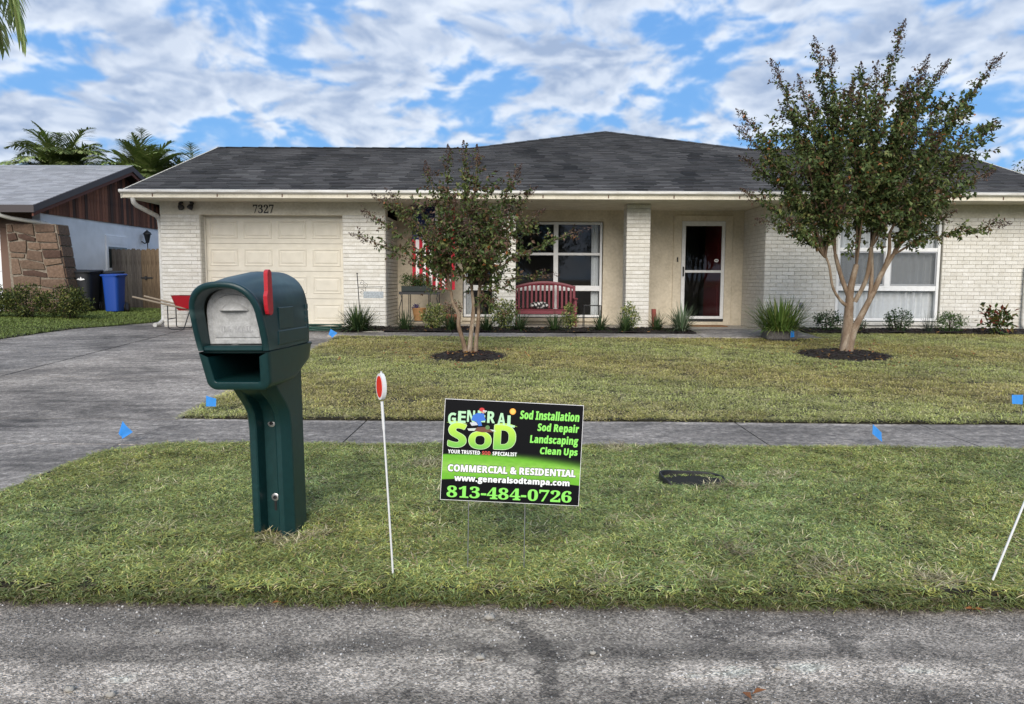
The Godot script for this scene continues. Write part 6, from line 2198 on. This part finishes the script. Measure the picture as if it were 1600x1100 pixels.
# ---------------------------------------------------------------- lawn sign
func build_sign():
	var c := Vector3(-0.028, 0.551, -3.29)
	var t := thing("yard_sign", "black and green printed lawn sign on two wire legs, tilted slightly", "sign", Vector3(-0.06, 0.0, -3.28))
	var W := 0.605
	var H := 0.440
	var bs := Basis(Vector3.BACK, deg_to_rad(-2.75)) * Basis(Vector3.UP, deg_to_rad(1.5)) * Basis(Vector3.RIGHT, deg_to_rad(-5.0))
	var board := Node3D.new()
	var m := MB.new()
	m.box(Vector3.ZERO, Vector3(W, H, 0.005))
	var bd := put("board", m.mesh(), mat(Color(0.75, 0.75, 0.74), 0.5), t, c - t.position, bs)
	board.free()
	# print: dark field, green lawn band with soft upper edge, dark foot
	var iw := 512
	var ih := 372
	var im := Image.create(iw, ih, false, Image.FORMAT_RGB8)
	var nz := noise(81, 0.03, 4)
	for y in ih:
		for x in iw:
			var u := x / float(iw)
			var v := y / float(ih)
			var dark := Color(0.028, 0.032, 0.048)
			var g := Color(0.45, 0.72, 0.22).lerp(Color(0.66, 0.82, 0.42), smoothstep(0.56, 0.66, v) * (1.0 - smoothstep(0.68, 0.76, v)) * (0.6 + 0.4 * nz.get_noise_2d(x * 0.4, y)))
			g = g.lerp(Color(0.30, 0.52, 0.14), 0.35 * (0.5 + 0.5 * nz.get_noise_2d(x, y * 3.0)))
			var top_e := 0.545 - 0.03 * sin(u * 2.6) + 0.07 * u * u
			var k := smoothstep(top_e - 0.008 - 0.07 * u, top_e + 0.012 + 0.05 * u, v)
			var low := 0.80 - 0.035 * sin(u * PI) + 0.0 * u
			k *= 1.0 - smoothstep(low - 0.004, low + 0.004, v)
			im.set_pixel(x, y, dark.lerp(g, k))
	var tex := ImageTexture.create_from_image(im)
	var pm := StandardMaterial3D.new()
	pm.albedo_texture = tex
	pm.roughness = 0.6
	pm.metallic_specular = 0.25
	m = MB.new()
	m.quad(Vector3(-W * 0.5 + 0.002, -H * 0.5 + 0.002, 0.0030), Vector3(W * 0.5 - 0.002, -H * 0.5 + 0.002, 0.0030), Vector3(W * 0.5 - 0.002, H * 0.5 - 0.002, 0.0030), Vector3(-W * 0.5 + 0.002, H * 0.5 - 0.002, 0.0030))
	m.uv = PackedVector2Array([Vector2(0, 1), Vector2(1, 1), Vector2(1, 0), Vector2(0, 0)])
	part(m, "print", pm, bd, true)
	var at := func(u: float, v: float, z: float) -> Vector3: return Vector3((u - 0.5) * W, (0.5 - v) * H, z)
	var lime := mat(Color(0.24, 0.72, 0.10), 0.4)
	var white := mat(Color(0.85, 0.87, 0.85), 0.4)
	var pale := mat(Color(0.42, 0.70, 0.42), 0.4)
	var red := mat(Color(0.60, 0.07, 0.05), 0.4)
	var dk := mat(Color(0.004, 0.005, 0.008), 0.4)
	var tx := func(s: String, fam: String, u0: float, u1: float, v0: float, v1: float, mm: Material, bold: float, z := 0.0036, outline := false, sk := 0.0):
		var b := Basis()
		if sk != 0.0: b = Basis(Vector3.RIGHT, Vector3(sk, 1, 0), Vector3.BACK)
		if outline:
			text(s, fam, (u1 - u0) * W + 0.004, (v1 - v0) * H + 0.005, dk, bd, at.call((u0 + u1) * 0.5, (v0 + v1) * 0.5, z - 0.0005), 0.0002, b, bold + 0.0016)
		text(s, fam, (u1 - u0) * W, (v1 - v0) * H, mm, bd, at.call((u0 + u1) * 0.5, (v0 + v1) * 0.5, z), 0.0003, b, bold)
	tx.call("Sod Installation", "Droid Sans", 0.545, 0.972, 0.075, 0.165, lime, 0.0009, 0.0036, false, 0.06)
	tx.call("Sod Repair", "Droid Sans", 0.675, 0.972, 0.195, 0.30, lime, 0.0009, 0.0036, false, 0.06)
	tx.call("Landscaping", "Droid Sans", 0.625, 0.972, 0.315, 0.42, lime, 0.0009, 0.0036, false, 0.06)
	tx.call("Clean Ups", "Droid Sans", 0.70, 0.972, 0.43, 0.525, lime, 0.0009, 0.0036, false, 0.06)
	tx.call("COMMERCIAL & RESIDENTIAL", "Droid Sans", 0.045, 0.965, 0.645, 0.715, white, 0.0010, 0.0042, true)
	tx.call("www.generalsodtampa.com", "Droid Sans", 0.095, 0.925, 0.745, 0.825, white, 0.0008, 0.0042, true)
	tx.call("813-484-0726", "Droid Serif", 0.045, 0.945, 0.855, 0.970, lime, 0.0008)
	# the logo: arched word, three big letters with a green run of colour, a kneeling worker and a sun
	var word := "GENERAL"
	var us := [0.055, 0.125, 0.19, 0.265, 0.335, 0.41, 0.48]
	for k in 7:
		var arch := 0.035 * pow(abs(k - 3) / 3.0, 2.0)
		tx.call(word[k], "Droid Sans", us[k] - 0.026, us[k] + 0.030, 0.10 + arch, 0.215 + arch * 1.1, pale, 0.0009)
	var grad := StandardMaterial3D.new()
	grad.vertex_color_use_as_albedo = true
	grad.roughness = 0.4
	for q in [["S", 0.035, 0.165, 0.235, 0.475], ["O", 0.185, 0.345, 0.31, 0.48], ["D", 0.365, 0.52, 0.235, 0.475]]:
		var halo := text(q[0], "Droid Sans", (q[2] - q[1]) * W + 0.0045, (q[4] - q[3]) * H + 0.0045, mat(Color(0.55, 0.75, 0.40), 0.4), bd, at.call((q[1] + q[2]) * 0.5, (q[3] + q[4]) * 0.5, 0.0036), 0.0003, Basis(), 0.004)
		var le := text(q[0], "Droid Sans", (q[2] - q[1]) * W, (q[4] - q[3]) * H, grad, bd, at.call((q[1] + q[2]) * 0.5, (q[3] + q[4]) * 0.5, 0.0040), 0.0003, Basis(), 0.0022)
		var arr: Array = le.mesh.surface_get_arrays(0)
		var vs: PackedVector3Array = arr[Mesh.ARRAY_VERTEX]
		var bb: AABB = le.mesh.get_aabb()
		var cs := PackedColorArray()
		for p in vs: cs.append(Color(0.13, 0.45, 0.06).lerp(Color(0.48, 0.72, 0.05), (p.y - bb.position.y) / bb.size.y))
		arr[Mesh.ARRAY_COLOR] = cs
		var am := ArrayMesh.new()
		am.add_surface_from_arrays(Mesh.PRIMITIVE_TRIANGLES, arr)
		le.mesh = am
	tx.call("YOUR TRUSTED", "Droid Sans", 0.04, 0.27, 0.50, 0.537, white, 0.0002)
	tx.call("SOD", "Droid Sans", 0.285, 0.345, 0.50, 0.537, red, 0.0002)
	tx.call("SPECIALIST", "Droid Sans", 0.36, 0.535, 0.50, 0.537, white, 0.0002)
	m = MB.new()
	var shape := func(cl: Color, pts: Array, z: float):
		m.col = cl
		var pp := PackedVector2Array()
		for p in pts: pp.append(Vector2((p[0] - 0.5) * W, (0.5 - p[1]) * H))
		var tri := Geometry2D.triangulate_polygon(pp)
		for k in range(0, tri.size(), 3):
			var a := Vector3(pp[tri[k]].x, pp[tri[k]].y, z)
			var b := Vector3(pp[tri[k + 1]].x, pp[tri[k + 1]].y, z)
			var d := Vector3(pp[tri[k + 2]].x, pp[tri[k + 2]].y, z)
			if (b - a).cross(d - a).z > 0: m.tri(a, b, d)
			else: m.tri(a, d, b)
	var disc := func(cl: Color, u: float, v: float, r: float, z: float, sq := 1.0):
		var pts := []
		for k in 18: pts.append([u + cos(TAU * k / 18.0) * r, v + sin(TAU * k / 18.0) * r * W / H * sq])
		shape.call(cl, pts, z)
	disc.call(Color(0.80, 0.33, 0.03), 0.49, 0.095, 0.023, 0.0036)
	disc.call(Color(0.85, 0.55, 0.10), 0.49, 0.095, 0.017, 0.0039)
	shape.call(Color(0.42, 0.62, 0.10), [[0.02, 0.235], [0.06, 0.215], [0.12, 0.215], [0.17, 0.24], [0.12, 0.232], [0.06, 0.232]], 0.0034)
	shape.call(Color(0.42, 0.62, 0.10), [[0.36, 0.235], [0.40, 0.215], [0.47, 0.215], [0.53, 0.245], [0.46, 0.235], [0.41, 0.232]], 0.0034)
	shape.call(Color(0.55, 0.62, 0.55), [[0.17, 0.285], [0.25, 0.275], [0.36, 0.285], [0.38, 0.30], [0.18, 0.305]], 0.0042)
	shape.call(Color(0.14, 0.05, 0.025), [[0.22, 0.305], [0.24, 0.268], [0.30, 0.262], [0.335, 0.285], [0.36, 0.308], [0.28, 0.315]], 0.0044)
	shape.call(Color(0.03, 0.15, 0.55), [[0.195, 0.20], [0.205, 0.15], [0.24, 0.125], [0.285, 0.13], [0.29, 0.165], [0.30, 0.195], [0.265, 0.205], [0.275, 0.25], [0.25, 0.255], [0.235, 0.215]], 0.0046)
	shape.call(Color(0.55, 0.58, 0.60), [[0.185, 0.225], [0.23, 0.215], [0.245, 0.245], [0.20, 0.255]], 0.0045)
	disc.call(Color(0.55, 0.30, 0.22), 0.278, 0.11, 0.013, 0.0048)
	disc.call(Color(0.55, 0.03, 0.03), 0.268, 0.092, 0.019, 0.0050, 0.75)
	shape.call(Color(0.6, 0.6, 0.6), [[0.275, 0.095], [0.305, 0.10], [0.30, 0.112], [0.275, 0.108]], 0.0051)
	disc.call(Color(0.10, 0.20, 0.06), 0.315, 0.265, 0.016, 0.0047)
	part(m, "logo_figure", M.plain, bd, true)
	for x in [-0.158, 0.090]:
		m = MB.new()
		m.tube([Vector3(x - 0.004, -0.06, 0.0), Vector3(x, 0.32, -0.016), Vector3(x + 0.006, 0.50, -0.028)], 0.0022, 6)
		part(m, "wire_leg", M.wire, t, true)
	m = MB.new()
	m.tube([Vector3(-0.162, 0.028, -0.004), Vector3(0.087, 0.020, -0.004)], 0.0018, 6)
	part(m, "wire_bar", M.wire, t, true)

# ---------------------------------------------------------------- grass
func tuft(n: int, ln: float, wd: float, rad: float, cols: Array, flat: float) -> ArrayMesh:
	var m := MB.new()
	for k in n:
		var a := rng.randf() * TAU
		var el := rng.randf_range(0.15, 1.2) * flat
		var d := Vector3(cos(a) * cos(el), sin(el), sin(a) * cos(el))
		var b := rng.randf() * TAU
		var r := rad * sqrt(rng.randf())
		m.col = cols[rng.randi_range(0, cols.size() - 1)] * rng.randf_range(0.8, 1.2)
		m.blade(Vector3(cos(b) * r, rng.randf_range(-0.008, 0.012), sin(b) * r), d, ln * rng.randf_range(0.55, 1.2), wd * rng.randf_range(0.7, 1.2), rng.randf_range(0.1, 0.5), 2)
	return m.mesh()

func build_grass():
	var gr := [Color(0.245, 0.265, 0.070), Color(0.31, 0.315, 0.10), Color(0.13, 0.165, 0.042), Color(0.29, 0.315, 0.115), Color(0.165, 0.225, 0.088), Color(0.22, 0.28, 0.105), Color(0.10, 0.14, 0.045)]
	var ol := [Color(0.32, 0.315, 0.10), Color(0.38, 0.355, 0.135), Color(0.21, 0.235, 0.068), Color(0.44, 0.395, 0.18), Color(0.28, 0.295, 0.09)]
	var dry := [Color(0.33, 0.29, 0.165), Color(0.22, 0.175, 0.10), Color(0.42, 0.38, 0.24), Color(0.17, 0.15, 0.06)]
	var near := [tuft(46, 0.038, 0.0046, 0.05, gr, 0.66), tuft(46, 0.036, 0.0042, 0.05, gr + [dry[0]], 0.55), tuft(42, 0.044, 0.0046, 0.05, gr + [dry[2], dry[1]], 0.55)]
	var neard: ArrayMesh = tuft(18, 0.060, 0.0040, 0.05, dry, 0.5)
	var far := [tuft(24, 0.050, 0.0068, 0.075, ol, 0.85), tuft(24, 0.048, 0.0064, 0.075, ol + [dry[0], dry[2]], 0.7)]
	var fard: ArrayMesh = tuft(16, 0.05, 0.006, 0.07, dry, 0.5)
	var spots := [Vector3(1.30, 0.10, -3.32), Vector3(1.38, 0.13, -3.32), Vector3(1.0, 0.09, -3.55), Vector3(1.2, 0.10, -4.66), Vector3(1.36, 0.10, -4.72), Vector3(1.7, 0.12, -4.95), Vector3(-1.15, 0.18, -3.72), Vector3(-0.62, 0.15, -5.2), Vector3(0.75, 0.14, -5.75), Vector3(1.75, 0.12, -3.2), Vector3(0.35, 0.12, -3.1)]
	var lists := {}
	for k in 6: lists[k] = []
	var put_t := func(k: int, x: float, y: float, z: float, s: float, c: Color):
		lists[k].append([Transform3D(Basis(Vector3.UP, rng.randf() * TAU).scaled(Vector3(s, s * rng.randf_range(0.75, 1.2), s)), Vector3(x, y, z)), c])
	var lump := noise(58, 1.6, 3)
	# kerbside strip
	for k in 27000:
		var z := rng.randf_range(-5.88, -3.09)
		var x := rng.randf_range(-3.12, 5.6)
		if x < verge_left(z) + 0.02 * rng.randf(): continue
		if Vector2((x - 1.12) / 0.21, (z + 4.80) / 0.13).length() < 1.05 and (z < -4.74 or rng.randf() < 0.75): continue
		if Vector2((x + 1.2) / 0.11, (z + 3.86) / 0.11).length() < 1.0: continue
		var n := sod_noise.get_noise_2d(x * 3.0, z * 3.0)
		var n2 := sod_noise.get_noise_2d(x * 9.0 + 30.0, z * 9.0)
		var dr := 0.02 + 0.08 * smoothstep(0.15, 0.5, n2)
		for s in spots:
			if Vector2(x - s.x, z - s.z).length() < s.y: dr = 0.5
		var y := 0.020 + 0.012 * lump.get_noise_2d(x, z)
		var n3 := sod_noise.get_noise_2d(x * 26.0 + 90.0, z * 26.0)
		var v := 1.52 * (1.0 + 0.25 * n + 0.35 * n2 + 0.6 * n3) * rng.randf_range(0.55, 1.3)
		var warm := 0.12 * sod_noise.get_noise_2d(x * 1.1 + 70.0, z * 1.1)
		var sc := rng.randf_range(0.8, 1.25) * (1.1 if z > -3.6 else 1.0)
		if rng.randf() < dr: put_t.call(3, x, y + 0.006, z, sc, Color(v, v, v))
		else: put_t.call(rng.randi_range(0, 2), x, y, z, sc, Color(v * (1.04 + warm), v, v * (0.92 - warm)))
	# ragged edge along the road
	for k in 1500:
		var x := rng.randf_range(-3.1, 5.6)
		var z := -3.075 + rng.randf_range(-0.03, 0.035) + 0.02 * sod_noise.get_noise_1d(x * 12.0)
		var v := rng.randf_range(0.7, 1.1)
		put_t.call(3 if rng.randf() < 0.16 else rng.randi_range(0, 2), x, rng.randf_range(-0.03, 0.012), z, rng.randf_range(0.7, 1.1), Color(v, v, v))
	# front lawn, with the seams of the rolls still showing
	for k in 62000:
		var z := rng.randf_range(-14.1, -7.0)
		var x := rng.randf_range(-3.14, 12.0)
		if z < -13.3 and x < 5.28: continue
		if z < -12.95 and abs(x - 4.47) < 0.28: continue
		if Vector2((x + 0.72) / 0.56, (z + 11.0) / 0.58).length() < 1.0: continue
		if Vector2((x - 4.80) / 0.70, (z + 11.35) / 0.66).length() < 1.0: continue
		var row := int(floor(-z / 0.41))
		var fz := fposmod(-z, 0.41)
		var fx := fposmod(x + row * 0.67, 1.25)
		if (fz < 0.030 or fx < 0.022) and rng.randf() < 0.62: continue
		var n := sod_noise.get_noise_2d(x * 1.5, z * 2.5)
		var n2 := sod_noise.get_noise_2d(x * 6.0 + 30.0, z * 9.0)
		var cell := sin(row * 12.7 + floor((x + row * 0.67) / 1.25) * 7.3)
		var dr := 0.05 + 0.12 * smoothstep(0.1, 0.5, n2)
		var y := land(z) + 0.020 + 0.012 * lump.get_noise_2d(x, z)
		var v := 1.28 * (1.0 + 0.25 * n + 0.3 * n2 + 0.09 * cell) * rng.randf_range(0.65, 1.28)
		if rng.randf() < dr: put_t.call(5 + 0, x, y + 0.004, z, rng.randf_range(0.8, 1.2), Color(v, v, v))
		else: put_t.call(4, x, y, z, rng.randf_range(0.8, 1.15), Color(v * (1.0 - 0.08 * cell), v, v))
	var far2 := []
	for k in lists[4].size():
		if k % 2 == 0: far2.append(lists[4][k])
	var far1 := []
	for k in lists[4].size():
		if k % 2 == 1: far1.append(lists[4][k])
	var lab := ["dense green grass blades of the kerbside strip", "green grass blades with some straw in the kerbside strip", "long green grass blades with straw in the kerbside strip", "dry straw coloured grass lying in the kerbside strip"]
	for k in 3: tag(scatter("grass", near[k], M.grass, lists[k]), lab[k], "grass", "", "stuff")
	tag(scatter("dry_grass", neard, M.grass, lists[3]), lab[3], "grass", "", "stuff")
	tag(scatter("grass", far[0], M.grass, far1), "olive green grass blades of the new front lawn", "grass", "", "stuff")
	tag(scatter("grass", far[1], M.grass, far2), "olive grass blades mixed with straw in the front lawn", "grass", "", "stuff")
	tag(scatter("dry_grass", fard, M.grass, lists[5]), "dry straw coloured grass along the rolls of the front lawn", "grass", "", "stuff")
	# lawn next door
	var nb := []
	var ng := tuft(24, 0.06, 0.009, 0.10, [Color(0.12, 0.17, 0.04), Color(0.17, 0.22, 0.06), Color(0.21, 0.24, 0.08)], 0.9)
	for k in 16000:
		var z := rng.randf_range(-21.5, -11.8)
		var x := rng.randf_range(-14.5, neighbour_edge(z))
		if x < -11.6 and z < -18.6: continue
		var v := rng.randf_range(0.8, 1.2)
		nb.append([Transform3D(Basis(Vector3.UP, rng.randf() * TAU), Vector3(x, neighbour_y(x, z) - 0.004, z)), Color(v, v, v)])
	tag(scatter("grass", ng, M.grass, nb), "fresh green grass of the lawn next door", "grass", "", "stuff")
